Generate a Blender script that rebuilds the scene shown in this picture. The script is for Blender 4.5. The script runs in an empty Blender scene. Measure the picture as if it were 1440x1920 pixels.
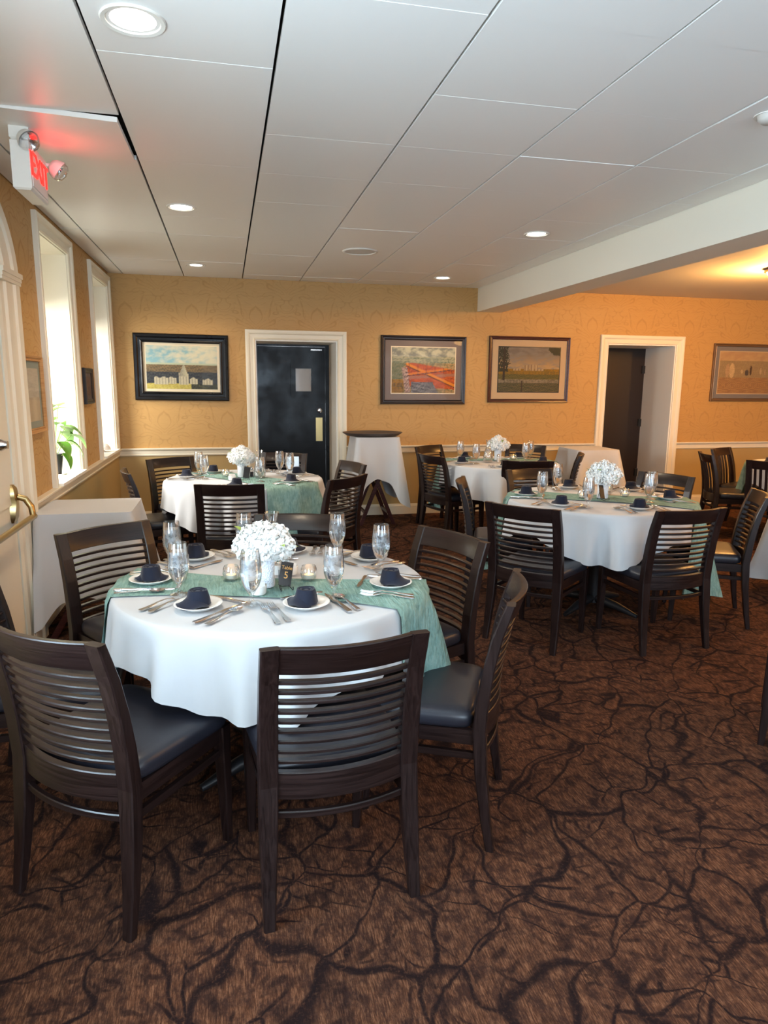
import bpy, math, random
from mathutils import Vector, Matrix
random.seed(7)
sc = bpy.context.scene
col = sc.collection
PI = math.pi

# ------------------------------------------------------------------ camera
F_PX, PITCH, YAW, ROLL = 1286.98, 0.183894, 0.223569, 0.008608
def _cam():
    cp, sp, cy, sy = math.cos(PITCH), math.sin(PITCH), math.cos(YAW), math.sin(YAW)
    fw = Vector((sy*cp, cy*cp, -sp)); r = Vector((cy, -sy, 0)); u = r.cross(fw)
    c, s = math.cos(ROLL), math.sin(ROLL)
    r2, u2 = c*r + s*u, -s*r + c*u
    cd = bpy.data.cameras.new('camera'); co = bpy.data.objects.new('camera', cd); col.objects.link(co)
    m = Matrix((r2, u2, -fw)).transposed().to_4x4(); m.translation = (0, 0, 1.5)
    co.matrix_world = m
    cd.sensor_width = 36; cd.lens = F_PX*36/1920; cd.clip_start = .02
    sc.camera = co
_cam()
# ------------------------------------------------------------------ world, daylight, exposure
wd = bpy.data.worlds.new('world'); sc.world = wd; wd.use_nodes = True
wd.node_tree.nodes['Background'].inputs[0].default_value = (.80, .90, 1, 1)
wd.node_tree.nodes['Background'].inputs[1].default_value = 2.5
def area(name, loc, rot, sx, sy, power, color, spread=PI):
    l = bpy.data.lights.new(name, 'AREA'); l.shape = 'RECTANGLE'; l.size = sx; l.size_y = sy
    l.energy = power; l.color = color; l.spread = spread
    o = bpy.data.objects.new(name, l); o.location = loc; o.rotation_euler = rot; col.objects.link(o); return o
# daylight outside the two windows in view, the window beside the camera and the windows behind it
area('daylight_sky', (-3.0, 5.1, 2.25), (0, -math.radians(80), 0), 1.5, 2.6, 620, (1, .97, .92))
area('daylight_window', (-1.66, .90, 1.55), (0, -PI/2-.15, 0), 1.5, 1.5, 200, (.60, .81, 1))
area('daylight_window', (.60, -2.80, 1.50), (PI/2+.38, 0, 0), 2.4, 1.7, 135, (.60, .80, 1))
area('daylight_window', (4.6, -2.80, 1.50), (PI/2+.38, 0, 0), 2.4, 1.7, 90, (.70, .86, 1))
sc.view_settings.view_transform = 'Standard'; sc.view_settings.look = 'None'
sc.view_settings.exposure = 0.22; sc.view_settings.gamma = 1; sc.view_settings.use_curve_mapping = False
try:
    sc.cycles.use_denoising = True; sc.cycles.max_bounces = 7; sc.cycles.transparent_max_bounces = 16
    sc.cycles.sample_clamp_indirect = 6; sc.cycles.caustics_reflective = False; sc.cycles.caustics_refractive = False
except Exception: pass

# ------------------------------------------------------------------ helpers
class MB:
    def __init__(s): s.v = []; s.f = []; s.m = []
    def add(s, vs, fs, m=0):
        o = len(s.v); s.v += [tuple(p) for p in vs]; s.f += [tuple(i+o for i in f) for f in fs]; s.m += [m]*len(fs); return s
    def box(s, x0, x1, y0, y1, z0, z1, m=0):
        return s.add([(x0,y0,z0),(x1,y0,z0),(x1,y1,z0),(x0,y1,z0),(x0,y0,z1),(x1,y0,z1),(x1,y1,z1),(x0,y1,z1)],
                     [(0,3,2,1),(4,5,6,7),(0,1,5,4),(1,2,6,5),(2,3,7,6),(3,0,4,7)], m)
    def rings(s, rs, cap=True, closed=True, loop=False, m=0):
        n = len(rs[0]); vs = [p for r in rs for p in r]; fs = []
        R = len(rs)
        for i in range(R if loop else R-1):
            a = i*n; b = ((i+1) % R)*n
            for j in range(n if closed else n-1):
                k = (j+1) % n
                fs.append((a+j, a+k, b+k, b+j))
        if cap and not loop:
            fs.append(tuple(range(n-1, -1, -1))); fs.append(tuple((R-1)*n+j for j in range(n)))
        return s.add(vs, fs, m)
    def lathe(s, prof, n=24, c=(0,0,0), m=0, wob=None):
        rs = []
        for (r, z) in prof:
            ring = []
            for j in range(n):
                a = 2*PI*j/n; q = r*(wob(a, z) if wob else 1)
                ring.append((c[0]+q*math.cos(a), c[1]+q*math.sin(a), c[2]+z))
            rs.append(ring)
        return s.rings(rs, cap=False, m=m)
    def tube(s, path, r, n=8, m=0):
        P = [Vector(p) for p in path]; rs = []
        for i, p in enumerate(P):
            t = (P[min(i+1, len(P)-1)] - P[max(i-1, 0)]).normalized()
            a = Vector((0,0,1)) if abs(t.z) < .9 else Vector((1,0,0))
            u = t.cross(a).normalized(); w = t.cross(u)
            rr = r[i] if isinstance(r, (list, tuple)) else r
            rs.append([tuple(p + rr*(math.cos(2*PI*j/n)*u + math.sin(2*PI*j/n)*w)) for j in range(n)])
        return s.rings(rs, m=m)
    def mesh(s, name, mats, smooth=None):
        me = bpy.data.meshes.new(name); me.from_pydata(s.v, [], s.f)
        for m in (mats if isinstance(mats, (list, tuple)) else [mats]): me.materials.append(m)
        if any(s.m): me.polygons.foreach_set('material_index', s.m)
        me.update()
        if smooth is not None:
            me.polygons.foreach_set('use_smooth', [True]*len(s.f))
            if smooth < 180: me.set_sharp_from_angle(angle=math.radians(smooth))
        return me
    def build(s, name, mats, parent=None, smooth=None, loc=None, rz=0):
        return inst(name, s.mesh(name, mats, smooth), parent, loc, rz)
def inst(name, me, parent=None, loc=None, rz=0, rot=None, scale=None):
    o = bpy.data.objects.new(name, me); col.objects.link(o)
    if parent: o.parent = parent
    if loc is not None: o.location = loc
    if rot is not None: o.rotation_euler = rot
    elif rz: o.rotation_euler = (0, 0, rz)
    if scale is not None: o.scale = scale if isinstance(scale, (tuple, list)) else (scale,)*3
    return o
def tag(o, label=None, cat=None, group=None, kind=None):
    if label: o['label'] = label
    if cat: o['category'] = cat
    if group: o['group'] = group
    if kind: o['kind'] = kind
    return o
def empty(name, loc=(0,0,0), rz=0, label=None, cat=None, group=None, kind=None, rot=None):
    o = inst(name, None, None, loc, rz, rot); o.empty_display_size = .05
    return tag(o, label, cat, group, kind)
def copy_tree(o, parent=None, loc=None, rz=None, label=None):
    c = o.copy(); col.objects.link(c); c.parent = parent
    if loc is not None: c.location = loc
    if rz is not None: c.rotation_euler = (0, 0, rz)
    if label: c['label'] = label
    for ch in list(o.children): copy_tree(ch, c)
    return c
def lerp(tab, z):
    for (a, u), (b, v) in zip(tab, tab[1:]):
        if z <= b: return u + (v-u)*(z-a)/(b-a)
    return tab[-1][1]
def rect8(w, d, c=.004):
    w /= 2; d /= 2
    return [(-w+c,-d),(w-c,-d),(w,-d+c),(w,d-c),(w-c,d),(-w+c,d),(-w,d-c),(-w,-d+c)]

# ------------------------------------------------------------------ materials
def mat(name, c=(.5,.5,.5), rough=.5, metal=0, spec=.5, **k):
    m = bpy.data.materials.new(name); m.use_nodes = True
    b = m.node_tree.nodes['Principled BSDF']
    b.inputs['Base Color'].default_value = (*c, 1); b.inputs['Roughness'].default_value = rough
    b.inputs['Metallic'].default_value = metal; b.inputs['Specular IOR Level'].default_value = spec
    for kk, v in k.items(): b.inputs[kk.replace('_', ' ')].default_value = v
    return m
class NT:
    def __init__(s, m): s.m = m; s.t = m.node_tree; s.b = s.t.nodes.get('Principled BSDF')
    def n(s, typ, ins=None, **props):
        nd = s.t.nodes.new('ShaderNode'+typ)
        for k, v in props.items(): setattr(nd, k, v)
        for k, v in (ins or {}).items(): s.set(nd.inputs[k], v)
        return nd
    def set(s, sock, v):
        if hasattr(v, 'is_linked') or isinstance(v, bpy.types.NodeSocket): s.t.links.new(v, sock)
        else: sock.default_value = v
    def math(s, op, a, b=0, c=0, clamp=False):
        nd = s.n('Math', operation=op, use_clamp=clamp); s.set(nd.inputs[0], a); s.set(nd.inputs[1], b); s.set(nd.inputs[2], c); return nd.outputs[0]
    def mix(s, f, a, b):
        nd = s.n('Mix', data_type='RGBA'); s.set(nd.inputs[0], f); s.set(nd.inputs[6], a); s.set(nd.inputs[7], b); return nd.outputs[2]
    def coords(s): return s.n('TexCoord').outputs['Object']
    def pos(s): return s.n('NewGeometry').outputs['Position']
    def mapping(s, v, scale=(1,1,1), rot=(0,0,0)):
        return s.n('Mapping', {'Vector': v, 'Scale': scale, 'Rotation': rot}).outputs[0]
    def noise(s, v, scale, detail=3, rough=.5, dist=0):
        return s.n('TexNoise', {'Vector': v, 'Scale': scale, 'Detail': detail, 'Roughness': rough, 'Distortion': dist})
    def ramp(s, f, stops):
        nd = s.n('ValToRGB'); nd.color_ramp.elements[0].position = stops[0][0]
        for i, (p, c) in enumerate(stops):
            e = nd.color_ramp.elements[i] if i < 2 else nd.color_ramp.elements.new(p)
            e.position = p; e.color = (*c, 1) if isinstance(c, (tuple, list)) else (c, c, c, 1)
        s.set(nd.inputs[0], f); return nd.outputs[0]
    def bump(s, h, strength=.3, dist=.01):
        nd = s.n('Bump', {'Strength': strength, 'Distance': dist, 'Height': h}); s.t.links.new(nd.outputs[0], s.b.inputs['Normal'])
    def color(s, c): s.set(s.b.inputs['Base Color'], c)
    def rough(s, c): s.set(s.b.inputs['Roughness'], c)

def carpet_mat():
    m = mat('carpet', rough=.95, spec=.1); t = NT(m); P = t.pos()
    def warp(v, sc1, amt):
        w1 = t.noise(v, sc1, 2).outputs['Color']
        sub = t.n('VectorMath', {0: w1, 1: (.5,.5,.5)}, operation='SUBTRACT').outputs[0]
        k = t.n('VectorMath', {0: sub}, operation='SCALE'); k.inputs['Scale'].default_value = amt
        return t.n('VectorMath', {0: v, 1: k.outputs[0]}, operation='ADD').outputs[0]
    q = t.mapping(warp(warp(P, 2.3, .42), 9, .05), (1, 1, 0), (0, 0, .6))
    thick = t.noise(P, 3.2, 2).outputs[0]
    def edges(scale, th, stretch=(1,1,1), var=0):
        v = t.n('TexVoronoi', {'Vector': t.mapping(q, stretch), 'Scale': scale, 'Randomness': 1}, feature='DISTANCE_TO_EDGE').outputs['Distance']
        if var: v = t.math('ADD', v, t.math('MULTIPLY', t.math('SUBTRACT', thick, .47), var))
        return t.ramp(v, [(0, 1), (th*.5, .9), (th, 0)])
    e1 = edges(3.5, .034, (1.2, .70, 1), .07); e2 = edges(6.2, .036, (.70, 1.2, 1)); e3 = edges(15, .10)
    brk = t.ramp(t.noise(P, 4.5, 2).outputs[0], [(.44, 0), (.56, 1)])
    brk2 = t.ramp(t.noise(P, 11, 2).outputs[0], [(.47, 0), (.60, 1)])
    a = t.math('MAXIMUM', e1, t.math('MULTIPLY', e2, brk)); a = t.math('MAXIMUM', a, t.math('MULTIPLY', t.math('MULTIPLY', e3, brk2), .75))
    fib = t.noise(t.mapping(P, (230, 26, 1), (0, 0, -.16)), 1, 3, .75).outputs[0]
    fib2 = t.noise(P, 420, 2, .7).outputs[0]
    patch = t.noise(t.mapping(P, (1.6, 1, 1)), 17, 4, .75).outputs[0]
    base = t.ramp(fib, [(.30, (.036, .0145, .0095)), (.48, (.100, .040, .0205)), (.66, (.235, .107, .056))])
    base = t.mix(t.ramp(patch, [(.38, .9), (.56, 0)]), base, (.034, .0155, .0125, 1))
    base = t.mix(t.math('MULTIPLY', fib2, .25), base, (.04, .018, .012, 1))
    rag = t.math('MULTIPLY', a, t.ramp(t.noise(P, 85, 3, .7).outputs[0], [(.30, .5), (.50, 1)]))
    t.color(t.mix(rag, base, (.0135, .0072, .0078, 1)))
    t.bump(t.math('ADD', fib, fib2), .5, .004)
    return m
def wallpaper_mat():
    m = mat('wallpaper', rough=.55, spec=.35); t = NT(m); P = t.pos()
    xyz = t.n('SeparateXYZ', {0: P}); u = t.math('ADD', xyz.outputs[0], xyz.outputs[1]); z = xyz.outputs[2]
    def motif(du, dz):
        uu = t.math('PINGPONG', t.math('ADD', u, 20+du), .33)          # mirrored damask repeat, .66 m wide
        zz = t.math('WRAP', t.math('ADD', z, 9+dz), .74, 0)
        v = t.n('CombineXYZ', {0: uu, 1: zz, 2: 0}).outputs[0]
        f = t.noise(v, 2.9, 1, .4, .7).outputs[0]
        dx = t.math('SUBTRACT', uu, .02); dzz = t.math('SUBTRACT', zz, .36)
        r = t.math('SQRT', t.math('ADD', t.math('MULTIPLY', dx, dx), t.math('MULTIPLY', t.math('MULTIPLY', dzz, dzz), .55)))
        ph = t.math('ADD', t.math('MULTIPLY', f, 62), t.math('MULTIPLY', r, 34))
        ln = t.ramp(t.math('ABSOLUTE', t.math('SINE', ph)), [(0, 1), (.16, .8), (.34, 0)])
        k = t.ramp(t.noise(v, 6.5, 1).outputs[0], [(.36, 0), (.46, 1)])
        return t.math('MULTIPLY', t.math('MULTIPLY', ln, k), t.ramp(r, [(.24, 1), (.31, 0)]))
    a = t.math('MAXIMUM', motif(0, 0), motif(.33, .37))
    lin = t.noise(t.mapping(P, (12, 12, 260)), 1, 2).outputs[0]
    base = t.mix(lin, (.45, .255, .082, 1), (.53, .312, .112, 1))
    t.color(t.mix(t.math('MULTIPLY', a, .30), base, (.27, .135, .05, 1)))
    t.rough(t.math('ADD', .5, t.math('MULTIPLY', a, .2)))
    return m
def cloth_mat(name, c, weave=900, sub=.0):
    m = mat(name, c, .8, spec=.25); t = NT(m); P = t.coords()
    n1 = t.noise(P, 14, 3).outputs[0]; n2 = t.noise(P, weave, 2).outputs[0]
    t.bump(t.math('ADD', t.math('MULTIPLY', n1, .8), t.math('MULTIPLY', n2, .05)), .25, .006)
    m.node_tree.nodes['Principled BSDF'].inputs['Sheen Weight'].default_value = .15
    return m
def gauze_mat():
    m = mat('green_gauze', (.33, .52, .46), .85, spec=.15); t = NT(m); P = t.coords()
    w = t.noise(P, 16, 3, .6, .8).outputs[0]
    s1 = t.noise(t.mapping(P, (90, 12, 25), (0, 0, .2)), 1, 3, .6).outputs[0]
    t.color(t.ramp(t.math('ADD', t.math('MULTIPLY', s1, .6), t.math('MULTIPLY', w, .4)), [(.30, (.14, .26, .23)), (.55, (.25, .40, .355)), (.75, (.38, .53, .475))]))
    t.bump(t.math('ADD', s1, w), .8, .01)
    return m
def wood_mat(name, dark, light, rough=.34, axis=(2.2, 2.2, 60), coat=.25):
    m = mat(name, light, rough, spec=.35); t = NT(m); P = t.coords()
    g = t.noise(t.mapping(P, axis), 1.6, 4, .6, 1.5).outputs[0]
    t.color(t.ramp(g, [(.35, dark), (.65, light)]))
    t.rough(t.ramp(g, [(.3, rough-.05), (.7, rough+.08)]))
    t.bump(g, .08, .002)
    b = t.b; b.inputs['Coat Weight'].default_value = coat; b.inputs['Coat Roughness'].default_value = .2
    return m
def glass_mat(name, tint=(1,1,1), gl=.9, edge=.5, lo=.03, hi=.85):
    m = bpy.data.materials.new(name); m.use_nodes = True; nt = m.node_tree; nt.nodes.clear()
    o = nt.nodes.new('ShaderNodeOutputMaterial'); mx = nt.nodes.new('ShaderNodeMixShader')
    tr = nt.nodes.new('ShaderNodeBsdfTransparent'); tr.inputs[0].default_value = (*tint, 1)
    g = nt.nodes.new('ShaderNodeBsdfGlossy'); g.inputs['Roughness'].default_value = .03; g.inputs[0].default_value = (gl, gl, gl, 1)
    lw = nt.nodes.new('ShaderNodeLayerWeight'); lw.inputs[0].default_value = edge
    mr = nt.nodes.new('ShaderNodeMapRange'); mr.inputs[1].default_value = 0; mr.inputs[2].default_value = 1; mr.inputs[3].default_value = lo; mr.inputs[4].default_value = hi
    nt.links.new(lw.outputs['Facing'], mr.inputs[0]); pw = nt.nodes.new('ShaderNodeMath'); pw.operation = 'POWER'; pw.inputs[1].default_value = 1.15
    nt.links.new(mr.outputs[0], pw.inputs[0]); nt.links.new(pw.outputs[0], mx.inputs[0])
    nt.links.new(tr.outputs[0], mx.inputs[1]); nt.links.new(g.outputs[0], mx.inputs[2]); nt.links.new(mx.outputs[0], o.inputs[0])
    return m
def ice_mat():
    m = bpy.data.materials.new('ice_water'); m.use_nodes = True; t = NT(m); nt = m.node_tree; nt.nodes.clear()
    o = t.n('OutputMaterial'); P = t.coords()
    nz = t.noise(P, 55, 3, .6, 1.5).outputs[0]; vo = t.n('TexVoronoi', {'Vector': P, 'Scale': 45.}).outputs['Distance']
    z = t.n('SeparateXYZ', {0: P}).outputs[2]
    top = t.ramp(z, [(.085, 0), (.115, 1)])
    f = t.math('MULTIPLY', top, t.ramp(t.math('ADD', t.math('MULTIPLY', nz, .6), t.math('MULTIPLY', vo, .5)), [(.30, .08), (.62, .75)]))
    f = t.math('ADD', t.math('MULTIPLY', f, .48), .02)
    tr = t.n('BsdfGlass', {'Color': (.97, .985, .99, 1), 'Roughness': 0., 'IOR': 1.28})
    pb = t.n('BsdfPrincipled', {'Base Color': (.85, .89, .93, 1), 'Roughness': .15})
    bp = t.n('Bump', {'Height': nz, 'Strength': .8, 'Distance': .004}); nt.links.new(bp.outputs[0], pb.inputs['Normal'])
    mx = t.n('MixShader'); t.set(mx.inputs[0], f); nt.links.new(tr.outputs[0], mx.inputs[1]); nt.links.new(pb.outputs[0], mx.inputs[2]); nt.links.new(mx.outputs[0], o.inputs[0])
    return m
def emit_mat(name, c, s):
    m = mat(name, c, .5); b = m.node_tree.nodes['Principled BSDF']
    b.inputs['Emission Color'].default_value = (*c, 1); b.inputs['Emission Strength'].default_value = s; return m
def attr_mat(name, rough=.6):
    m = mat(name, rough=rough); t = NT(m); a = t.n('Attribute', attribute_name='print'); g = t.n('HueSaturation', {'Color': a.outputs[0], 'Saturation': 1.15, 'Value': .72}); t.color(g.outputs[0]); return m
M = dict(
    carpet=carpet_mat(), wallpaper=wallpaper_mat(), dado=mat('dado_paint', (.44, .31, .13), .6),
    cream=mat('cream_trim', (.80, .73, .58), .38), white=mat('white_paint', (.86, .84, .78), .45),
    tile=mat('ceiling_tile', (.87, .845, .80), .38, spec=.45), plenum=mat('plenum', (.02,.02,.02), .9),
    plaster=mat('plaster', (.72, .68, .62), .7), beam=mat('beam_paint', (.82, .78, .66), .5),
    cloth=cloth_mat('white_linen', (.555, .56, .57)), gauze=gauze_mat(), navy=cloth_mat('navy_napkin', (.007, .009, .021), 1400),
    wood=wood_mat('espresso_wood', (.007, .0035, .0034), (.020, .0100, .0090)), leather=mat('black_leather', (.016, .0165, .024), .38, spec=.5),
    wood_v=wood_mat('espresso_wood_upright', (.007, .0035, .0034), (.020, .0100, .0090), axis=(60, 60, 2.2)), mahogany=wood_mat('mahogany', (.030, .006, .006), (.075, .018, .014), .35), black=mat('black_paint', (.006, .006, .007), .30, spec=.22),
    darkdoor=mat('dark_brown_door', (.016, .008, .006), .40), brass=mat('brass', (.55, .40, .18), .32, 1), chrome=mat('steel', (.75, .75, .76), .18, 1),
    china=mat('china', (.86, .84, .80), .18), glass=glass_mat('clear_glass'), pane=glass_mat('pane_glass', (.97,.98,.98), .9, .35), glazing=glass_mat('picture_glazing', (.97,.97,.97), .35, .12, .004, .5),
    ice=ice_mat(), petal=mat('petal', (.88, .88, .85), .6, Subsurface_Weight=.0), leaf=mat('leaf_green', (.11, .27, .035), .35), stem=mat('stem_green', (.22, .34, .08), .5),
    bud=mat('bud_green', (.33, .45, .10), .6), iron=mat('wrought_iron', (.012, .012, .014), .4), card=mat('black_card', (.012, .010, .010), .35),
    gold=mat('gold_ink', (.80, .42, .12), .4), plastic=mat('white_plastic', (.80, .77, .70), .45), red=emit_mat('red_letters', (1, .02, .015), 2.2),
    lamp=emit_mat('lamp_diffuser', (1, .93, .80), 9), warmlamp=emit_mat('warm_dome', (1, .62, .22), 5), flame=emit_mat('flame', (1, .55, .18), 12),
    wax=mat('wax', (.85, .80, .70), .5, Subsurface_Weight=.0), oak=wood_mat('oak_frame', (.40, .19, .065), (.55, .30, .11), .45), tray=mat('brown_tray', (.075, .055, .045), .45),
    pot=mat('dark_pot', (.018, .014, .018), .4), bronze=mat('bronze_frame', (.22, .14, .08), .35, .6), print=attr_mat('art_print'), speaker=mat('speaker_grille', (.62, .58, .52), .7),
    blind=mat('blind_fabric', (.78, .72, .58), .8), matA=mat('cream_mat', (.80, .68, .48), .8), matB=mat('grey_mat', (.20, .15, .13), .8), matC=mat('tan_mat', (.58, .42, .25), .8), matD=mat('slate_mat', (.20, .185, .18), .8), matE=mat('sage_mat', (.33, .38, .33), .8), paper=mat('paper', (.62, .75, .88), .5), gutter=mat('tile_gap', (.10,.10,.10), .9),
)
# frosted vase with glitter relief
M['vase'] = mat('frosted_vase', (.80, .84, .90), .35); _t = NT(M['vase']); _t.bump(_t.n('TexVoronoi', {'Vector': _t.coords(), 'Scale': 170.}).outputs['Distance'], .9, .004)
# worn satin black of the slab door
_t = NT(M['black']); _t.rough(_t.ramp(_t.noise(_t.coords(), 5, 4).outputs[0], [(.35, .26), (.65, .46)]))

# ------------------------------------------------------------------ setting
XL, YB, HC = -1.14, 7.72, 2.585
XR, YF = 9.0, -2.5
RZ0, RZ1 = .725, .808          # chair rail
fl = MB().box(-1.7, XR+.2, YF-.3, 9.4, -.1, 0).build('floor', M['carpet']); tag(fl, 'dark brown carpet with a veined branching pattern', 'floor', kind='structure')
def wallseg(mb, x0, x1, y0, y1, z0, z1):
    s = .77
    if z0 < s < z1: mb.box(x0, x1, y0, y1, z0, s, 1); mb.box(x0, x1, y0, y1, s, z1, 0)
    else: mb.box(x0, x1, y0, y1, z0, z1, 1 if z1 <= s else 0)
D1 = (.315, 1.207, 1.962); D2 = (4.513, 5.447, 2.005); WT = .64
w = MB(); HT = 2.75
for a, b in ((-1.64, D1[0]), (D1[1], D2[0]), (D2[1], XR+.2)): wallseg(w, a, b, YB, YB+WT, 0, HT)
wallseg(w, D1[0], D1[1], YB, YB+WT, D1[2], HT); wallseg(w, D2[0], D2[1], YB, YB+WT, D2[2], HT)
wb = w.build('wall_back', [M['wallpaper'], M['dado']]); tag(wb, 'golden damask wallpaper above a mustard dado on the far wall', 'wall', kind='structure')
# left wall with the two window openings (and one beside the camera)
W1 = (4.955, 5.78); W2 = (6.725, 7.55); W3 = (.1, 1.7); WZ = (.81, 2.435)
w = MB(); ys = [YF-.3, W3[0], W3[1], W1[0], W1[1], W2[0], W2[1], YB]
for i in range(0, 8, 2): wallseg(w, XL-.5, XL, ys[i], ys[i+1], 0, HT)
for a, b in (W1, W2, W3): wallseg(w, XL-.5, XL, a, b, 0, WZ[0]); wallseg(w, XL-.5, XL, a, b, WZ[1], HT)
wl = w.build('wall_left', [M['wallpaper'], M['dado']]); tag(wl, 'damask papered window wall on the left with mustard dado', 'wall', kind='structure')
w = MB(); wallseg(w, XR, XR+.2, YF-.3, YB, 0, HT)
tag(w.build('wall_right', [M['wallpaper'], M['dado']]), 'papered wall closing the right hand side', 'wall', kind='structure')
w = MB(); xs = [XL-.5, -.6, 1.8, 3.4, 5.8, XR+.2]
for a, b in ((XL-.5, -.6), (1.8, 3.4), (5.8, XR+.2)): wallseg(w, a, b, YF-.3, YF, 0, HT)
for a, b in ((-.6, 1.8), (3.4, 5.8)): wallseg(w, a, b, YF-.3, YF, 0, .65); wallseg(w, a, b, YF-.3, YF, 2.35, HT)
tag(w.build('wall_front', [M['wallpaper'], M['dado']]), 'papered wall with wide windows behind the viewpoint', 'wall', kind='structure')

# ceiling with separate lay-in tiles
ce = MB().box(XL-.5, XR+.2, YF-.3, YB+.02, HC+.06, HC+.16).build('ceiling', M['plenum']); tag(ce, 'suspended ceiling of pale square panels', 'ceiling', kind='structure')
XG = [XL+.002, -.990, -.393, .200, .803, 1.408, 2.035, 2.640, 2.832]
def tile_mesh(wx, wy):
    g = .0058; gy = .0008
    rs = [[(g+d, gy+d, z), (wx-g-d, gy+d, z), (wx-g-d, wy-gy-d, z), (g+d, wy-gy-d, z)] for d, z in ((.0, 0), (0, .02))]
    return MB().rings(rs).mesh('ceiling_tile', M['tile'])
for i in range(len(XG)-1):
    off = -.07 if XG[i+1] < .25 else 0
    ys = [YF] + [2.16+off+.585*k for k in range(-7, 10)] + [YB]
    cache = {}
    for a, b in zip(ys, ys[1:]):
        if b-a < .02: continue
        key = round(b-a, 3)
        if key not in cache: cache[key] = tile_mesh(XG[i+1]-XG[i], b-a)
        if i == 1 and a < 3.5 < b:
            me = cache[key].copy()
            for v in me.vertices:
                fx = v.co.x/.597; fy = v.co.y/.585
                v.co.z -= .004 + .022*fx*(1-.75*fy)
                v.co.x -= .008*fx; v.co.y += .004*(1-fy)*fx
            o = inst('ceiling_tile', me, ce, (XG[i], a, HC)); o['label'] = 'sagging ceiling tile with a dark gap by the exit sign'
        else:
            inst('ceiling_tile', cache[key], ce, (XG[i], a, HC + random.uniform(-.0012, .0012)))
rc = MB().box(3.125, XR, YF, YB, HC-.005, HC+.05).build('plaster_ceiling', M['plaster'], ce)
bm = MB().box(2.832, 3.125, YF, YB, 2.327, HC+.05).build('trim_1', M['beam']); tag(bm, 'cream boxed ceiling beam running to the back wall', 'beam', kind='structure')
# mouldings
def moulding(prof, path_fn, n, name, m, kind_label, cat='trim'):
    rs = [[path_fn(k, a, z) for (a, z) in prof] for k in range(n)]
    o = MB().rings(rs).build(name, m); return tag(o, kind_label, cat, kind='structure')
rail = [(0, RZ0), (.012, RZ0), (.016, RZ0+.012), (.012, RZ0+.02), (.016, RZ0+.05), (.024, RZ0+.060), (.036, RZ0+.068), (.038, RZ0+.080), (.034, RZ1), (0, RZ1)]
base = [(0, 0), (.016, 0), (.016, .095), (.011, .105), (.008, .12), (0, .122)]
for i, (a, b) in enumerate(((XL, .222), (1.305, 4.41), (5.538, XR))):
    moulding(rail, lambda k, d, z, a=a, b=b: ((a, b)[k], YB-d, z), 2, 'trim_%d' % (2+i), M['cream'], ['cream chair rail from the window corner to the black door', 'cream chair rail between the two doorways', 'cream chair rail right of the brown doorway'][i])
    moulding(base, lambda k, d, z, a=a, b=b: ((a, b)[k], YB-d, z), 2, 'baseboard_back_%d' % (1+i), M['cream'], ['cream baseboard left of the black door', 'cream baseboard between the two doorways', 'cream baseboard right of the brown doorway'][i], 'baseboard')
moulding(rail, lambda k, d, z: (XL+d*1.15, (4.296, YB)[k], z), 2, 'trim_5', M['cream'], 'cream chair rail and sill line along the window wall')
moulding(base, lambda k, d, z: (XL+d, (4.296, YB)[k], z), 2, 'baseboard_left', M['cream'], 'cream baseboard under the windows', 'baseboard')

# casing swept round an opening in a wall: profile (across, proud)
CAS = [(0, 0), (0, .014), (.012, .020), (.020, .014), (.055, .018), (.066, .030), (.082, .034), (.098, .034), (.104, .028), (.104, 0)]
def casing(a0, a1, z0, z1, place, prof=CAS):
    rs = [[place(x, z, p) for (d, p) in prof for (x, z) in [(a0-d, z0)]], [place(a0-d, z1+d, p) for (d, p) in prof],
          [place(a1+d, z1+d, p) for (d, p) in prof], [place(a1+d, z0, p) for (d, p) in prof]]
    return MB().rings(rs)
bw = lambda x, z, p: (x, YB-p, z)
lw_ = lambda y, z, p: (XL+p, y, z)
# ---- door 1 : black slab with vision panel
d = empty('door_1', (.76, YB, 0), label='black flush door with small window in a deep cream doorway', cat='door', kind='structure')
def W(o):  # world-coordinates child under an empty
    return Matrix.Translation(-Vector(o.location))
def part(mb, name, m, root, smooth=None):
    o = mb.build(name, m, root, smooth); o.matrix_parent_inverse = W(root) if not any(root.rotation_euler) else root.matrix_basis.inverted(); return o
part(casing(D1[0], D1[1], 0, D1[2], bw), 'casing', M['cream'], d)
YS = 8.34
def reveal(D, root):
    part(MB().box(D[0], D[0]+.012, YB, YB+WT, 0, D[2]).box(D[1]-.012, D[1], YB, YB+WT, 0, D[2]).box(D[0]+.012, D[1]-.012, YB, YB+WT, D[2]-.012, D[2]), 'reveal', M['white'], root)
reveal(D1, d)
mb = MB(); x0, x1, z1 = .36, 1.15, 1.925; wx = (.80, .985); wz = (1.41, 1.675)
for b in ((x0, wx[0], .01, z1), (wx[1], x1, .01, z1), (wx[0], wx[1], .01, wz[0]), (wx[0], wx[1], wz[1], z1)): mb.box(b[0], b[1], YS-.045, YS, b[2], b[3])
part(mb, 'slab', M['black'], d)
part(MB().box(.327, .357, YS-.07, YS+.02, 0, 1.95).box(1.153, 1.195, YS-.07, YS+.02, 0, 1.95).box(.357, 1.153, YS-.07, YS+.02, 1.928, 1.95), 'frame', M['black'], d)
def ring_frame(x0, x1, z0, z1, wd_, y0, y1):
    return MB().box(x0-wd_, x0, y0, y1, z0-wd_, z1+wd_).box(x1, x1+wd_, y0, y1, z0-wd_, z1+wd_).box(x0, x1, y0, y1, z0-wd_, z0).box(x0, x1, y0, y1, z1, z1+wd_)
part(ring_frame(*wx, *wz, .06, YS-.057, YS-.046), 'vision_frame', M['black'], d)
part(MB().box(wx[0], wx[1], YS-.03, YS-.024, *wz), 'vision_pane', mat('vision_glass_reflection', (.55, .50, .46), .08), d)  # grey-white reflection painted in as the opaque pane colour
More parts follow.
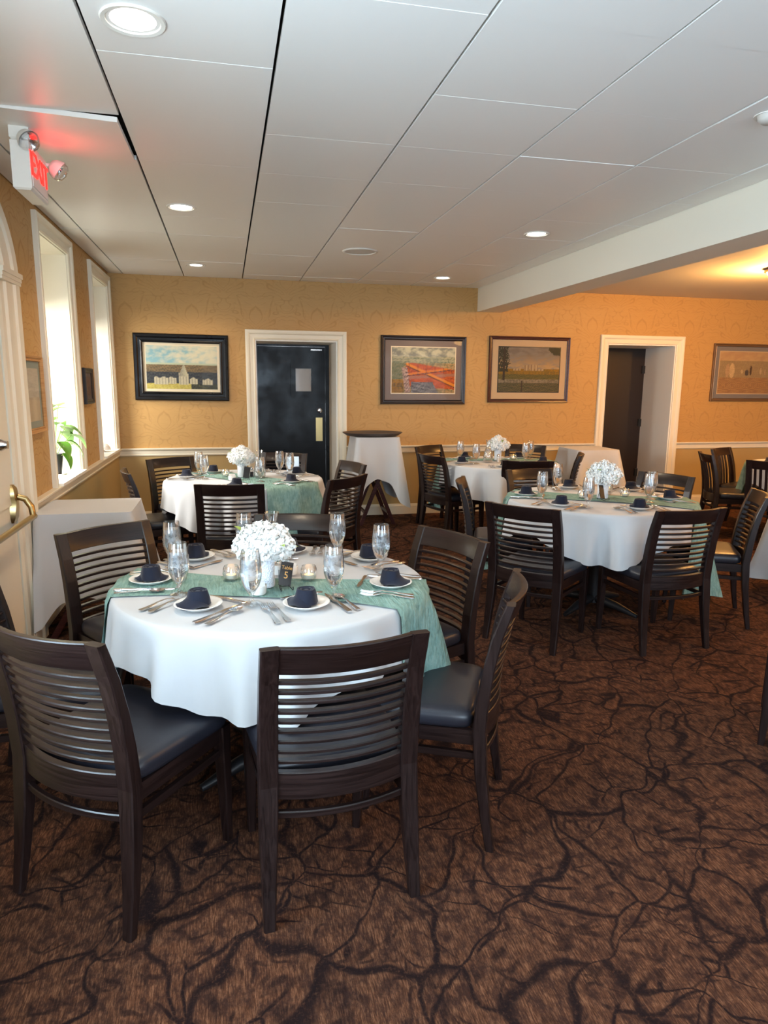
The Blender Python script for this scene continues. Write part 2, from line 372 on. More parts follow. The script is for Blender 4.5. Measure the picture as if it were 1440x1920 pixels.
def disc_y(r, c, y, t=.014, n=20):   # disc facing -y
    mb = MB(); prof = [(0, t), (r*.55, t), (r*.9, t*.75), (r, t*.3), (r, 0)]
    rs = [[(c[0]+q*math.cos(2*PI*j/n), y-h, c[1]+q*math.sin(2*PI*j/n)) for j in range(n)] for q, h in prof]
    return mb.rings(rs, cap=False)
part(disc_y(.03, (1.085, 1.185), YS-.045), 'deadbolt', M['chrome'], d, 40)
part(MB().box(1.035, 1.115, YS-.050, YS-.045, .82, 1.10), 'push_plate', M['brass'], d)
part(MB().box(.98, 1.11, YS-.075, YS-.06, 1.885, 1.897), 'closer_arm', M['chrome'], d)
part(MB().box(.33, 1.19, YS-.06, YS+.02, 0, .012), 'threshold', M['brass'], d)
# ---- door 2 : dark brown door at the end of a white passage
d = empty('door_2', (4.98, YB, 0), label='dark brown door set back in a white passage doorway', cat='door', kind='structure')
part(casing(D2[0], D2[1], 0, D2[2], bw), 'casing', M['cream'], d); reveal(D2, d)
part(MB().box(D2[0]+.013, D2[1]-.013, YS, YS+.045, .01, D2[2]-.013), 'slab', M['darkdoor'], d)
for z in (.35, 1.02, 1.72): part(MB().box(D2[1]-.055, D2[1]-.013, YS-.02, YS, z-.05, z+.05), 'hinge', M['iron'], d)
# ---- door 3 : cream panelled door in the left wall with push bar
d = empty('door_3', (XL, 3.52, 0), label='cream arched exit door with brass push bar', cat='door', kind='structure')
yc = 3.52; hi = .446; ho = .775; zs = 2.04
prof3 = [(0, 0), (0, .022), (.03, .030), (.045, .022), (.10, .024), (.115, .036), (.17, .038), (.185, .030), (.235, .034), (.25, .046), (.315, .048), (.329, .036), (.329, 0)]
path = [('L', 0.0), ('L', zs)] + [('A', PI*k/24) for k in range(1, 24)] + [('R', zs), ('R', 0.0)]
rs = []
for kd, v in path:
    ring = []
    for (dd, p) in prof3:
        if kd == 'L': y, z = yc-hi-dd, v
        elif kd == 'R': y, z = yc+hi+dd, v
        else: y, z = yc-(hi+dd)*math.cos(v), zs+(.26+dd*.75)*math.sin(v)
        ring.append((XL+p, y, z))
    rs.append(ring)
part(MB().rings(rs), 'casing', M['cream'], d)
part(MB().box(XL, XL+.056, yc+hi-.004, yc+ho+.008, 2.03, 2.05).box(XL, XL+.062, yc+hi-.006, yc+ho+.012, 2.05, 2.075).box(XL, XL+.052, yc+hi-.002, yc+ho+.004, 2.012, 2.03), 'impost', M['cream'], d)
mb = MB()
ol = [(yc-hi+.006, .01), (yc+hi-.012, .01)] + [(yc-.003+(hi-.009)*math.cos(PI*k/24), zs+(.26-.008)*math.sin(PI*k/24)) for k in range(25)]
mb.rings([[(XL+.006, y, z) for y, z in ol], [(XL+.016, y, z) for y, z in ol]])
for (a, b, z0, z1) in ((-.36, -.05, .16, .72), (.05, .36, .16, .72), (-.36, -.05, .86, 1.92), (.05, .36, .86, 1.92)):
    mb.box(XL+.016, XL+.024, yc+a, yc+b, z0, z1)
part(mb, 'slab', M['cream'], d)
ol = [(yc-hi-.002, 0), (yc+hi+.002, 0)] + [(yc+(hi+.002)*math.cos(PI*k/24), zs+.26*math.sin(PI*k/24)) for k in range(25)]
part(MB().rings([[(XL+.0005, y, z) for y, z in ol], [(XL+.006, y, z) for y, z in ol]]), 'door_gap', M['plenum'], d)
part(MB().tube([(XL+.014, 3.78, 1.185), (XL+.03, 3.78, 1.185), (XL+.045, 3.78, 1.185), (XL+.06, 3.78, 1.185)], [.032, .032, .022, .020], 16), 'thumb_turn', M['chrome'], d, 40)
mb = MB()
rs = []
for z, wd_, pr in ((.765, .030, .012), (.79, .042, .024), (.84, .040, .030), (.87, .030, .032), (.90, .044, .030), (.945, .040, .026), (.965, .022, .014)):
    rs.append([(XL+.014, 3.905-wd_, z), (XL+.014+pr, 3.905-wd_*.8, z), (XL+.014+pr, 3.905+wd_*.8, z), (XL+.014, 3.905+wd_, z)])
mb.rings(rs); part(mb, 'bracket', M['brass'], d, 40)
part(MB().tube([(XL+.04, 3.92, .90), (XL+.075, 3.935, .885), (XL+.10, 3.945, .84), (XL+.105, 3.945, .795)], [.016, .017, .017, .016], 10), 'arm', M['brass'], d, 60)
part(MB().tube([(XL+.105, 3.97, .785), (XL+.105, 3.5, .785), (XL+.105, 3.10, .785)], .016, 12), 'push_bar', M['brass'], d, 60)

# ---- windows in the left wall: casing, reveal, sash, panes, blind
def window(n, y0, y1, label):
    r = empty('window_%d' % n, (XL, (y0+y1)/2, WZ[0]), label=label, cat='window', kind='structure')
    part(casing(y0, y1, RZ1-.004, WZ[1], lw_), 'casing', M['cream'], r)
    part(MB().box(XL-.5, XL, y0, y0+.008, WZ[0], WZ[1]).box(XL-.5, XL, y1-.008, y1, WZ[0], WZ[1]).box(XL-.5, XL, y0+.008, y1-.008, WZ[1]-.008, WZ[1]), 'reveal', M['cream'], r)
    part(MB().box(XL-.5, XL+.046, y0+.008, y1-.008, WZ[0]-.006, WZ[0]+.012), 'window_sill', M['white'], r)
    X = XL-.46; mb = MB(); ym = (y0+y1)/2; zm = 1.60
    for b in ((y0+.008, y0+.058, WZ[0]+.012, WZ[1]-.008), (y1-.058, y1-.008, WZ[0]+.012, WZ[1]-.008)): mb.box(X-.035, X, *b)
    for z in (WZ[0]+.012, zm-.02, WZ[1]-.058): mb.box(X-.035, X, y0+.058, y1-.058, z, z+.045)
    part(mb, 'sash', M['white'], r)
    for (za, zb) in ((WZ[0]+.057, zm-.02), (zm+.025, WZ[1]-.058)):
        part(MB().box(X-.02, X-.016, y0+.058, y1-.058, za, zb), 'pane', M['pane'], r)
    part(MB().box(X+.02, X+.023, y0+.01, y1-.01, 2.03, WZ[1]-.01).box(X+.016, X+.028, y0+.01, y1-.01, 2.015, 2.035), 'blind', M['blind'], r)
window(1, *W1, 'tall deep-set window with a potted plant on its sill')
window(2, *W2, 'tall deep-set window beside the back left corner')
window(3, *W3, 'tall deep-set window beside the viewpoint')

# ------------------------------------------------------------------ ceiling fixtures
def downlight(x, y, r, label, power=42, fixture=True):
    o = empty('recessed_downlight', (x, y, HC), label=label, cat='downlight', group='recessed ceiling downlights')
    if fixture:
        MB().lathe([(r*.80, .010), (r*.84, -.004), (r*.97, -.006), (r, -.002), (r, .003)], 36).build('trim_ring', M['plastic'], o, 60)
        MB().lathe([(0, -.001), (r*.6, -.001), (r*.81, .002)], 36).build('diffuser', M['lamp'], o, 60)
    l = bpy.data.lights.new('downlight_bulb', 'SPOT'); l.energy = power; l.color = (1, .79, .55); l.spot_size = math.radians(135); l.spot_blend = .7; l.shadow_soft_size = .07
    lo = bpy.data.objects.new('downlight_bulb', l); col.objects.link(lo); lo.location = (0, 0, -.02); lo.parent = o
downlight(-.242, 2.445, .097, 'largest recessed downlight, nearest the viewpoint')
downlight(-.242, 4.77, .092, 'recessed downlight left of centre above the green runner table', 40)
downlight(-.242, 6.98, .092, 'small recessed downlight near the back left wall', 40)
downlight(2.238, 4.91, .092, 'recessed downlight beside the cream beam')
downlight(2.212, 7.09, .092, 'small recessed downlight near the beam end at the back wall', 40)
o = empty('ceiling_speaker', (1.12, 5.90, HC), label='round beige ceiling speaker in the middle of the panels', cat='speaker')
MB().lathe([(.125, .004), (.128, -.008), (.145, -.008), (.150, 0)], 40).build('trim_ring', M['plastic'], o, 60)
MB().lathe([(0, -.006), (.06, -.006), (.126, -.003)], 40).build('grille', M['speaker'], o, 60)
o = empty('ceiling_detector', (2.185, 2.61, HC), label='small beige round fitting on ceiling at right edge', cat='detector')
MB().lathe([(0, -.03), (.03, -.03), (.045, -.018), (.05, 0)], 24).build('body', M['speaker'], o, 40)
MB().lathe([(.05, -.001), (.062, -.004), (.064, .002)], 24).build('collar', M['plastic'], o, 40)
def dome(x, y, label, p):
    o = empty('dome_light', (x, y, HC-.005), label=label, cat='ceiling light')
    MB().lathe([(.13, 0), (.16, -.012), (.165, -.03), (.15, -.034)], 36).build('ring', M['bronze'], o, 40)
    MB().lathe([(.148, -.032), (.13, -.06), (.08, -.085), (0, -.095)], 36).build('shade', M['warmlamp'], o, 60)
    l = bpy.data.lights.new('dome_bulb', 'POINT'); l.energy = p; l.color = (1, .48, .13); l.shadow_soft_size = .12
    lo = bpy.data.objects.new('dome_bulb', l); col.objects.link(lo); lo.location = (0, 0, -.16); lo.parent = o
dome(5.02, 5.62, 'warm glowing dome light on the ceiling beyond the beam', 125)
dome(6.9, 3.0, 'unseen warm dome light added over the far side of the right room', 150)  # out of view, added to warm the light in the right room
dome(4.7, 1.6, 'unseen warm dome light added beyond the beam nearer the viewpoint', 70)  # second unseen fixture, added for warm light beyond the beam

# exit sign with two emergency lamps
o = empty('exit_sign', (-.835, 3.60, 2.32), label='illuminated red exit sign with two emergency lamp heads', cat='exit sign')
def bevbox(x0, x1, y0, y1, z0, z1, c=.008):
    return MB().rings([[(x, y, z) for (x, y) in ((x0+d, y0+d), (x1-d, y0+d), (x1-d, y1-d), (x0+d, y1-d))] for d, z in ((c, z0), (0, z0+c), (0, z1-c), (c, z1))])
hs = bevbox(-.038, .038, -.145, .145, 0, .205).build('housing', M['plastic'], o)
bevbox(-.040, .040, -.14, .0, .205, .262, .006).build('canopy', M['plastic'], o)
MB().box(.038, .041, -.125, .125, .02, .185).build('face_plate', M['plastic'], o)
def text_mesh(s, size, extr, m):
    cu = bpy.data.curves.new('t', 'FONT'); cu.body = s; cu.size = size; cu.extrude = extr; cu.align_x = 'CENTER'; cu.align_y = 'CENTER'
    ob = bpy.data.objects.new('t', cu); col.objects.link(ob); dg = bpy.context.evaluated_depsgraph_get(); dg.update()
    me = bpy.data.meshes.new_from_object(ob.evaluated_get(dg)); bpy.data.objects.remove(ob); bpy.data.curves.remove(cu)
    me.materials.clear(); me.materials.append(m); return me
tm = text_mesh('EXIT', .145, .003, M['red'])
te = inst('letters', tm, o); te.matrix_local = Matrix(((0, 0, 1, .043), (1, 0, 0, 0), (0, 1, 0, .108), (0, 0, 0, 1)))
def lamp_head(x, y, z, dirv):
    n = 18; dv = Vector(dirv).normalized(); a = dv.cross(Vector((0, 0, 1))).normalized(); b = dv.cross(a)
    def rev(prof): return [[tuple(Vector((x, y, z)) + dv*h + r*(math.cos(2*PI*j/n)*a + math.sin(2*PI*j/n)*b)) for j in range(n)] for r, h in prof]
    h_ = MB().rings(rev([(.001, -.045), (.022, -.042), (.038, -.026), (.046, -.004), (.047, .006)]), cap=False).build('lamp_head', M['plastic'], o, 60)
    MB().rings(rev([(.045, .006), (.043, .020), (.030, .034), (.001, .040)]), cap=False).build('lens', M['glass'], h_, 60)
    MB().rings(rev([(.040, .005), (.022, -.010), (.004, -.018)]), cap=False).build('reflector', M['chrome'], h_, 60)
    MB().tube([Vector((x, y, z)) - dv*.03, Vector((.0, y*.86, .19))], .010, 8).build('neck', M['plastic'], h_, 60)
lamp_head(.035, -.135, .200, (.55, -.45, -.55)); lamp_head(.085, .185, .172, (.75, .15, -.55))
l = bpy.data.lights.new('exit_glow', 'AREA'); l.shape = 'RECTANGLE'; l.size = .20; l.size_y = .10; l.energy = .7; l.color = (1, .03, .03)
lo = bpy.data.objects.new('exit_glow', l); col.objects.link(lo); lo.parent = o; lo.location = (.055, 0, .12); lo.rotation_euler = (0, -PI/2-.5, 0)

# ------------------------------------------------------------------ pictures
def fbm(x, y, s):
    v = 0; a = .5; f = 1
    for k in range(4):
        v += a*(math.sin(x*f*7.3+s+k*1.7+2.1*math.sin(y*f*5.1+s*1.3))*math.cos(y*f*8.9-s*.7+k+1.6*math.sin(x*f*6.2+k)))
        a *= .6; f *= 1.93
    return v
def mixc(a, b, t): t = max(0, min(1, t)); return tuple(p+(q-p)*t for p, q in zip(a, b))
def art_city(u, v):
    n = fbm(u*2, v*2, 1); n2 = fbm(u*9, v*9, 5); n3 = fbm(u*22, v*20, 3)
    if v > .60: return mixc(mixc((.36,.58,.62), (.86,.80,.58), .5+n*.9+.7*(u-.35)), (.95,.90,.70), (v-.6)*.6+.3*n)
    if v > .565: return (.62, .66, .48)
    c = mixc((.10,.085,.05), (.42,.28,.15), .35+n3*.9+.6*(v-.4)) if v > .40 else mixc((.015,.02,.035), (.12,.12,.10), .3+n3*.8)
    if v < .13+.02*n2: c = mixc((.80,.68,.24), (.55,.45,.14), .5+n2) if u < .62 else mixc((.02,.02,.02), (.16,.16,.08), .3+n3)
    for (cx, wd, z0, z1) in ((.20, .10, .10, .27), (.36, .05, .12, .27), (.52, .07, .10, .36), (.66, .055, .12, .26), (.86, .075, .10, .24)):
        if abs(u-cx) < wd and z0 < v < z1+.02*math.sin(u*60): c = mixc((.78,.70,.50), (.30,.27,.22), .3+.35*math.sin(u*150)+.3*n3)
    if abs(u-.52) < .05*max(0, (.60-v)/.22) and v > .30: c = mixc((.66,.60,.42), (.20,.19,.17), .3+.9*(.52-u)*8+n3*.4)
    return c
def art_steel(u, v):
    n = fbm(u*2, v*2, 2); n2 = fbm(u*8, v*8, 4); n3 = fbm(u*20, v*20, 6)
    if v > .80: return mixc((.30,.30,.25), (.72,.66,.48), .5+n*1.6)
    if v > .66: return mixc((.20,.23,.15), (.58,.52,.34), .5+n2*1.3+.25*math.sin(v*90))
    c = mixc((.16,.16,.07), (.66,.42,.22), .4+n2*1.3+.5*(u-.5))
    if u < .19: c = mixc((.50,.24,.03), (.10,.07,.02), .5+n2*1.4) if v < .30 else mixc((.34,.31,.18), (.10,.13,.06), .5+n3*1.5)
    lo_, hi_ = .18-.1*u, .66-.22*max(0, u-.35)
    if .22 < u and lo_ < v < hi_:
        c = mixc((.85,.17,.03), (.30,.05,.02), .4+n3*1.2+.3*n2)
        if abs((v-.36)-.10*(u-.5)) < .035: c = (.50, .22, .14)
        k = (v-.58)+.62*(u-.33)
        if abs(k) < .030: c = (.95, .33, .05)
        if -.055 < k < -.030: c = (.14, .05, .03)
        k = (v-.46)-.20*(u-.5)
        if abs(k) < .022: c = (.90, .28, .06)
        if -.045 < k < -.022: c = (.18, .06, .05)
        if abs(math.sin(u*23)) < .10 and v > .42: c = (.20, .07, .04)
    if v < .24 and .30 < u < .74-(v*.4): c = mixc((.06,.06,.08), (.46,.42,.40), .3+n3*1.3)
    if abs(u-.235+(v-.2)*.10) < .045 and v < .56: c = mixc((.78,.52,.42), (.06,.04,.03), .4+n3*1.8)
    return c
def art_lake(u, v):
    n = fbm(u*2, v*3, 8); n2 = fbm(u*9, v*9, 9); n3 = fbm(u*22, v*22, 2)
    if v > .52: c = mixc(mixc((.62,.42,.22), (.22,.19,.16), (v-.55)*3.2), (.30,.27,.23), .3+n)
    elif v > .40: c = mixc((.40,.22,.05), (.18,.13,.03), .5+n2)
    elif v > .28: c = mixc((.07,.075,.02), (.22,.17,.05), .4+n3)
    elif v > .20: c = mixc((.36,.30,.22), (.14,.12,.08), .5+n2)
    else: c = mixc((.035,.045,.02), (.20,.16,.08), .35+n3)
    for (cx, wd, z1) in ((.46, .045, .60), (.55, .035, .62), (.62, .022, .60), (.30, .06, .52), (.69, .05, .52)):
        if abs(u-cx) < wd and .48 < v < z1: c = mixc((.62,.48,.30), (.22,.13,.08), .4+.4*math.sin(u*120))
    if u < .16+.05*n2 and v > .45 and fbm(u*12, v*12, 3) > -.35: c = (.02, .026, .012)
    if abs(u-.09) < .018 and v > .25: c = (.03, .02, .012)
    if (u-.98)**2*6+(v-.98)**2*7 < .16+.05*n2: c = (.03, .035, .015)
    if .38 < u < .40 and v < .26: c = (.04, .025, .015)
    return c
def art_beach(u, v):
    n = fbm(u*2, v*2, 4); n2 = fbm(u*10, v*10, 7); n3 = fbm(u*24, v*24, 1)
    if v > .78: c = mixc((.62,.40,.24), (.72,.50,.28), .5+n)
    elif v > .38: c = mixc((.40,.29,.17), (.50,.37,.21), .5+n2)
    else: c = mixc((.36,.20,.12), (.58,.36,.18), .5+n3)
    for (cx, cz, wd, hh, cc) in ((.15, .55, .035, .16, (.68,.46,.28)), (.23, .55, .045, .18, (.85,.62,.36)), (.50, .50, .035, .07, (.12,.10,.09)), (.57, .56, .018, .12, (.10,.06,.04)), (.41, .53, .02, .05, (.80,.60,.36)), (.75, .54, .016, .08, (.74,.54,.34)), (.83, .52, .012, .07, (.66,.46,.30))):
        if ((u-cx)/wd)**2+((v-cz)/hh)**2 < 1: c = mixc(cc, tuple(q*.75 for q in cc), .4+n3)
    return c
def art_plain(u, v):
    n = fbm(u*6, v*6, 3)
    return mixc((.95,.85,.68), (.75,.66,.54), .4+n) if v > .45 else mixc((.98,.84,.62), (.80,.66,.48), .5+.5*math.sin(u*9)+n*.3)
def art_small(u, v): return mixc((.34,.20,.13), (.15,.09,.07), .5+fbm(u*5, v*5, 2))
def print_mesh(w, h, fn, nx=110, ny=72):
    vs = [(w*(i/nx-.5), 0, h*(j/ny-.5)) for j in range(ny+1) for i in range(nx+1)]
    fs = [(j*(nx+1)+i, j*(nx+1)+i+1, (j+1)*(nx+1)+i+1, (j+1)*(nx+1)+i) for j in range(ny) for i in range(nx)]
    me = bpy.data.meshes.new('print'); me.from_pydata(vs, [], fs); a = me.color_attributes.new('print', 'FLOAT_COLOR', 'POINT')
    buf = []
    for j in range(ny+1):
        for i in range(nx+1): buf += [max(0, c) for c in fn(i/nx, j/ny)] + [1]
    a.data.foreach_set('color', buf); me.materials.append(M['print']); return me
def picture(loc, rz, w, h, fw, prof, fm, mw, mm, fn, label, lip=None, tilt=0):
    """centre on the wall face, local -y faces the room"""
    o = empty('framed_picture', loc, label=label, cat='picture', rot=(0, tilt, rz))
    rs = []
    for sx, sz in ((-1, -1), (1, -1), (1, 1), (-1, 1)):
        rs.append([(sx*(w/2-d), -p, sz*(h/2-d)) for d, p in prof])
    MB().rings(rs, loop=True).build('frame', fm, o)
    iw, ih = w-2*fw, h-2*fw
    MB().box(-iw/2-.003, iw/2+.003, -.010, -.002, -ih/2-.003, ih/2+.003).build('backing_mat', mm, o)
    pw, ph = iw-2*mw, ih-2*mw
    if lip:
        r = .010; mb = MB()
        for b in ((-pw/2-r, pw/2+r, -ph/2-r, -ph/2), (-pw/2-r, pw/2+r, ph/2, ph/2+r), (-pw/2-r, -pw/2, -ph/2, ph/2), (pw/2, pw/2+r, -ph/2, ph/2)): mb.box(b[0], b[1], -.013, -.010, b[2], b[3])
        mb.build('mat_border', lip, o)
    inst('print', print_mesh(pw, ph, fn), o, (0, -.0115, 0))
    MB().box(-iw/2, iw/2, -.0185, -.017, -ih/2, ih/2).build('glazing', M['glazing'], o)
    return o
def fprof(fw, dp): return [(0, 0), (0, dp*.7), (fw*.12, dp), (fw*.35, dp*.92), (fw*.5, dp*.66), (fw*.72, dp*.62), (fw*.86, dp*.75), (fw, dp*.55), (fw, 0)]
picture((-.452, YB, 1.656), 0, .962, .688, .092, fprof(.092, .045), M['black'], .028, M['matA'], art_city, 'wide black framed city view with cream mat left of the black door', tilt=.008)
picture((2.202, YB, 1.660), 0, 1.005, .765, .050, fprof(.050, .03), M['wood'], .078, M['matB'], art_steel, 'dark framed print of orange steelwork with grey mat', M['matA'])
picture((3.498, YB, 1.683), 0, 1.02, .762, .040, fprof(.040, .03), M['mahogany'], .085, M['matC'], art_lake, 'mahogany framed lake landscape with tan mat right of the beam', M['iron'])
picture((6.49, YB, 1.683), 0, 1.02, .716, .038, fprof(.038, .03), M['bronze'], .062, M['matD'], art_beach, 'bronze framed beach scene with slate mat at right edge', M['matC'])
picture((XL, 4.54, 1.42), PI/2, .39, .46, .034, fprof(.034, .03), M['oak'], .04, M['matE'], art_plain, 'oak framed print hanging between the cream door and window')
picture((XL, 6.25, 1.465), PI/2, .34, .295, .040, fprof(.040, .028), M['iron'], .03, M['matB'], art_small, 'small black framed picture between the two windows')

# ------------------------------------------------------------------ chairs
YBK = [(0, -.240), (.2, -.208), (.43, -.192), (.60, -.206), (.75, -.236), (.88, -.278)]
def yb(z): return lerp(YBK, z)
def rear_leg(s):
    HS = 1
    rs = []
    for z, wd_, dp in ((0, .033, .027), (.12, .040, .032), (.28, .050, .040), (.43, .053, .043), (.55, .053, .040), (.66, .052, .037), (.76, .051, .034), (.83, .051, .031), (.872, .051, .028)):
        xo = s*(.2045 + (.012*(1-z/.4) if z < .4 else 0))
        rs.append([(xo+a, yb(z)+b, z) for a, b in rect8(wd_, dp)])
    return MB().rings(rs)
def front_leg(s):
    return MB().rings([[(s*.202+a, .205+b*1.0 + (.012*(1-z/.4)), z) for a, b in rect8(wd_, wd_)] for z, wd_ in ((0, .027), (.2, .036), (.425, .044))])
def bowed(z0, z1, th, bow, half=.181, n=11, ofs=0, zc=None, c=.003):
    rs = []
    for i in range(n):
        x = -half+2*half*i/(n-1); k = 1-(x/half)**2; ring = []
        for a, b in rect8(th, z1-z0, c):
            z = (z0+z1)/2+b; ring.append((x, yb(zc if zc is not None else z)-bow*k+a+ofs, z))
        rs.append(ring)
    return MB().rings(rs)
def seat_mesh():
    def outline(sc_, dz, inset=0):
        pts = []; n = 48
        for j in range(n):
            a = 2*PI*j/n; ca, sa = math.cos(a), math.sin(a); e = .22
            x = math.copysign(abs(ca)**e, ca); y = math.copysign(abs(sa)**e, sa)
            hw = .208+.022*(y*.5+.5)
            pts.append((x*(hw-inset), .028+y*(.205-inset), dz))
        return pts
    mb = MB(); rs = [outline(1, .424, .012), outline(1, .428, .004), outline(1, .440, 0), outline(1, .462, 0), outline(1, .476, .005), outline(1, .484, .016), outline(1, .488, .045), outline(1, .491, .12)]
    mb.rings(rs, cap=True); return mb
def make_chair(kind):
    me = {}
    me['leg'] = [rear_leg(-1), rear_leg(1), front_leg(-1), front_leg(1)]
    parts = [('leg', b.mesh('leg', M['wood_v']), (0,0,0)) for b in me['leg']]
    parts.append(('top_rail', bowed(.787, .872, .022, .034).mesh('top_rail', M['wood'], 40), (0,0,0)))
    parts.append(('back_rail', bowed(.385, .470, .024, .036).mesh('back_rail', M['wood'], 40), (0,0,0)))
    if kind == 'h':
        for k in range(9):
            z = .502+.0322*k
            parts.append(('slat', bowed(z-.0062, z+.0062, .021, .034, ofs=0, zc=z).mesh('slat', M['wood'], 40), (0,0,0)))
    else:
        for k in range(7):
            x = -.150+.05*k; b = .034*(1-(x/.181)**2); rs = []
            for z in (.466, .54, .62, .70, .79): rs.append([(x+p, yb(z)-b+q, z) for p, q in rect8(.024, .012, .002)])
            parts.append(('slat', MB().rings(rs).mesh('slat', M['wood_v']), (0,0,0)))
    parts.append(('seat', seat_mesh().mesh('seat', M['leather'], 50), (0,0,0)))
    mb = MB().box(-.181, .181, .195, .215, .372, .424)
    for s in (-1, 1):
        x = s*.200; mb.box(min(x-.010, x+.010), max(x-.010, x+.010), -.172, .184, .372, .424)
    parts.append(('seat_frame', mb.mesh('seat_frame', M['wood']), (0,0,0)))
    parts.append(('stretcher', bowed(.325, .347, .018, .030, zc=.33).mesh('stretcher', M['wood'], 40), (0,0,0)))
    for s in (-1, 1):
        x = s*.199; parts.append(('stretcher', MB().box(x-.008, x+.008, -.178, .190, .318, .342).mesh('stretcher', M['wood']), (0,0,0)))
    return parts
CH = {'h': make_chair('h'), 'v': make_chair('v')}
def chair(tx, ty, ang, label, group, kind='h', k=1.0476, hz=.963):
    """tx,ty: middle of the two upper corners of the back; ang: outward direction of the back in degrees"""
    a = math.radians(ang); out = Vector((math.cos(a), math.sin(a)))
    rz = a + PI/2            # local -y points outward
    p = Vector((tx, ty))*k - out*.270
    o = empty('dining_chair', (p.x, p.y, 0), rz, label, 'chair', group); o.scale = (1, 1, hz)
    for nm, me, lc in CH[kind]: inst(nm, me, o)
    return o
g1, g2, g3, g4, g5 = ('chairs at the nearest round table', 'chairs at the round table by the black door', 'chairs at the right middle round table', 'chairs at the far round table by the back wall', 'chairs with upright slats at the right edge')
S = 'dark wooden slat-back chair '
for tx, ty, an, lb, g in (
    (.2745, 1.615, -84, S+'seen squarely from behind, nearest the viewpoint', g1),
    (-.488, 1.815, -127, S+'at front left with its black seat turned to nearest table', g1),
    (.875, 1.975, -26, S+'seen edge-on at the right of the nearest table', g1),
    (.925, 2.755, 24, S+'behind the right edge of the nearest table, facing left', g1),
    (.325, 3.30, 76, S+'directly behind white flowers of nearest table', g1),
    (-.545, 3.165, 128, S+'back left of nearest table before the draped stand', g1),
    (-.865, 2.44, 182, S+'cut by the left edge beside the nearest table', g1),
    (-.003, 4.42, -97, S+'with back to us before the table by black door', g2),
    (-.485, 6.08, 123, S+'in the left corner below the city picture', g2),
    (-.72, 5.22, 192, S+'seen edge-on beside the window wall', g2),
    (.80, 4.65, -46, S+'seen from behind at right of table by black door', g2),
    (.985, 5.52, 18, S+'with shining top rail before the draped tray stand', g2),
    (.50, 6.38, 66, S+'standing in front of the black door', g2),
    (1.52, 3.36, -140, S+'front left of right middle table, seen from behind', g3),
    (2.36, 3.10, -86, S+'front right of right middle table, seen from behind', g3),
    (3.15, 3.53, -30, S+'seen side-on at right of the right middle table', g3),
    (3.13, 4.43, 25, S+'facing us behind right middle table toward brown doorway', g3),
    (2.26, 4.86, 98, S+'facing us behind left rim of right middle table', g3),
    (1.535, 4.37, 158, S+'edge-on at left of right middle table', g3),
    (2.49, 5.42, -106, S+'with back to us in front of the far table', g4),
    (3.24, 5.92, -28, S+'side-on right of far table beside draped beige stand', g4),
    (1.795, 6.0, -162, S+'left of far table, seen from behind at an angle', g4),
    (2.06, 6.96, 125, S+'back left of far table against the wall', g4),
    (3.15, 6.93, 52, S+'behind the far table under the lake picture', g4)):
    if ty == 1.815: chair(tx, ty, an, lb, g, 'h', 1.022, .988)      # front-left chair stands a touch nearer
    else: chair(tx, ty, an, lb, g)
V = 'dark chair with upright slats '
chair(5.30, 6.56, 118, V+'below the beach picture, farther of the pair', g5, 'v', 1)
chair(4.73, 6.07, 158, V+'beside brown doorway, nearer of the pair', g5, 'v', 1)
chair(4.83, 5.28, -145, V+'with back to us at right edge before white table', g5, 'v', 1)
chair(2.675, 2.098, -43, 'dark chair cut by the right edge with only its front legs showing', 'chair legs at the right edge', 'h', 1)

# ------------------------------------------------------------------ cloths and tables
TOP = .75
def fold(th, ph): return .5+.5*(.48*math.sin(11*th+ph)+.34*math.sin(17*th+2.3*ph+1)+.26*math.sin(27*th-ph))
def corner(th, tc): return abs(math.cos(2*(th-tc)))**2.2
class Cloth:
    def __init__(s, cx, cy, R, tc, ph, d0=.185, d1=.15): s.c = (cx, cy); s.R = R; s.tc = tc; s.ph = ph; s.d0 = d0; s.d1 = d1
    def drop(s, th): return s.d0+s.d1*corner(th, s.tc)+.012*math.sin(5*th+s.ph)
    def pt(s, th, d, off=0):
        k = corner(th, s.tc); f = fold(th, s.ph)
        r = s.R+off+.014*(1-math.exp(-d/.012))+d*(.085+.56*(f-.5)*(.5+.5*k)*min(1, d/.08))
        z = TOP+.006+off*.4-max(0, d-.006)*.985-.004*(1-math.exp(-d/.01))
        return (s.c[0]+r*math.cos(th), s.c[1]+r*math.sin(th), z)
    def mesh(s):
        n = 180; rs = []
        for fr in (.02, .3, .6, .85, .97): rs.append([(s.c[0]+s.R*fr*math.cos(2*PI*j/n), s.c[1]+s.R*fr*math.sin(2*PI*j/n), TOP+.006) for j in range(n)])
        for t in (0, .03, .07, .14, .24, .36, .5, .64, .78, .9, 1): rs.append([s.pt(2*PI*j/n, t*s.drop(2*PI*j/n)) for j in range(n)])
        mb = MB().rings(rs, cap=False); mb.f.append(tuple(range(n-1, -1, -1))); mb.m.append(0); return mb
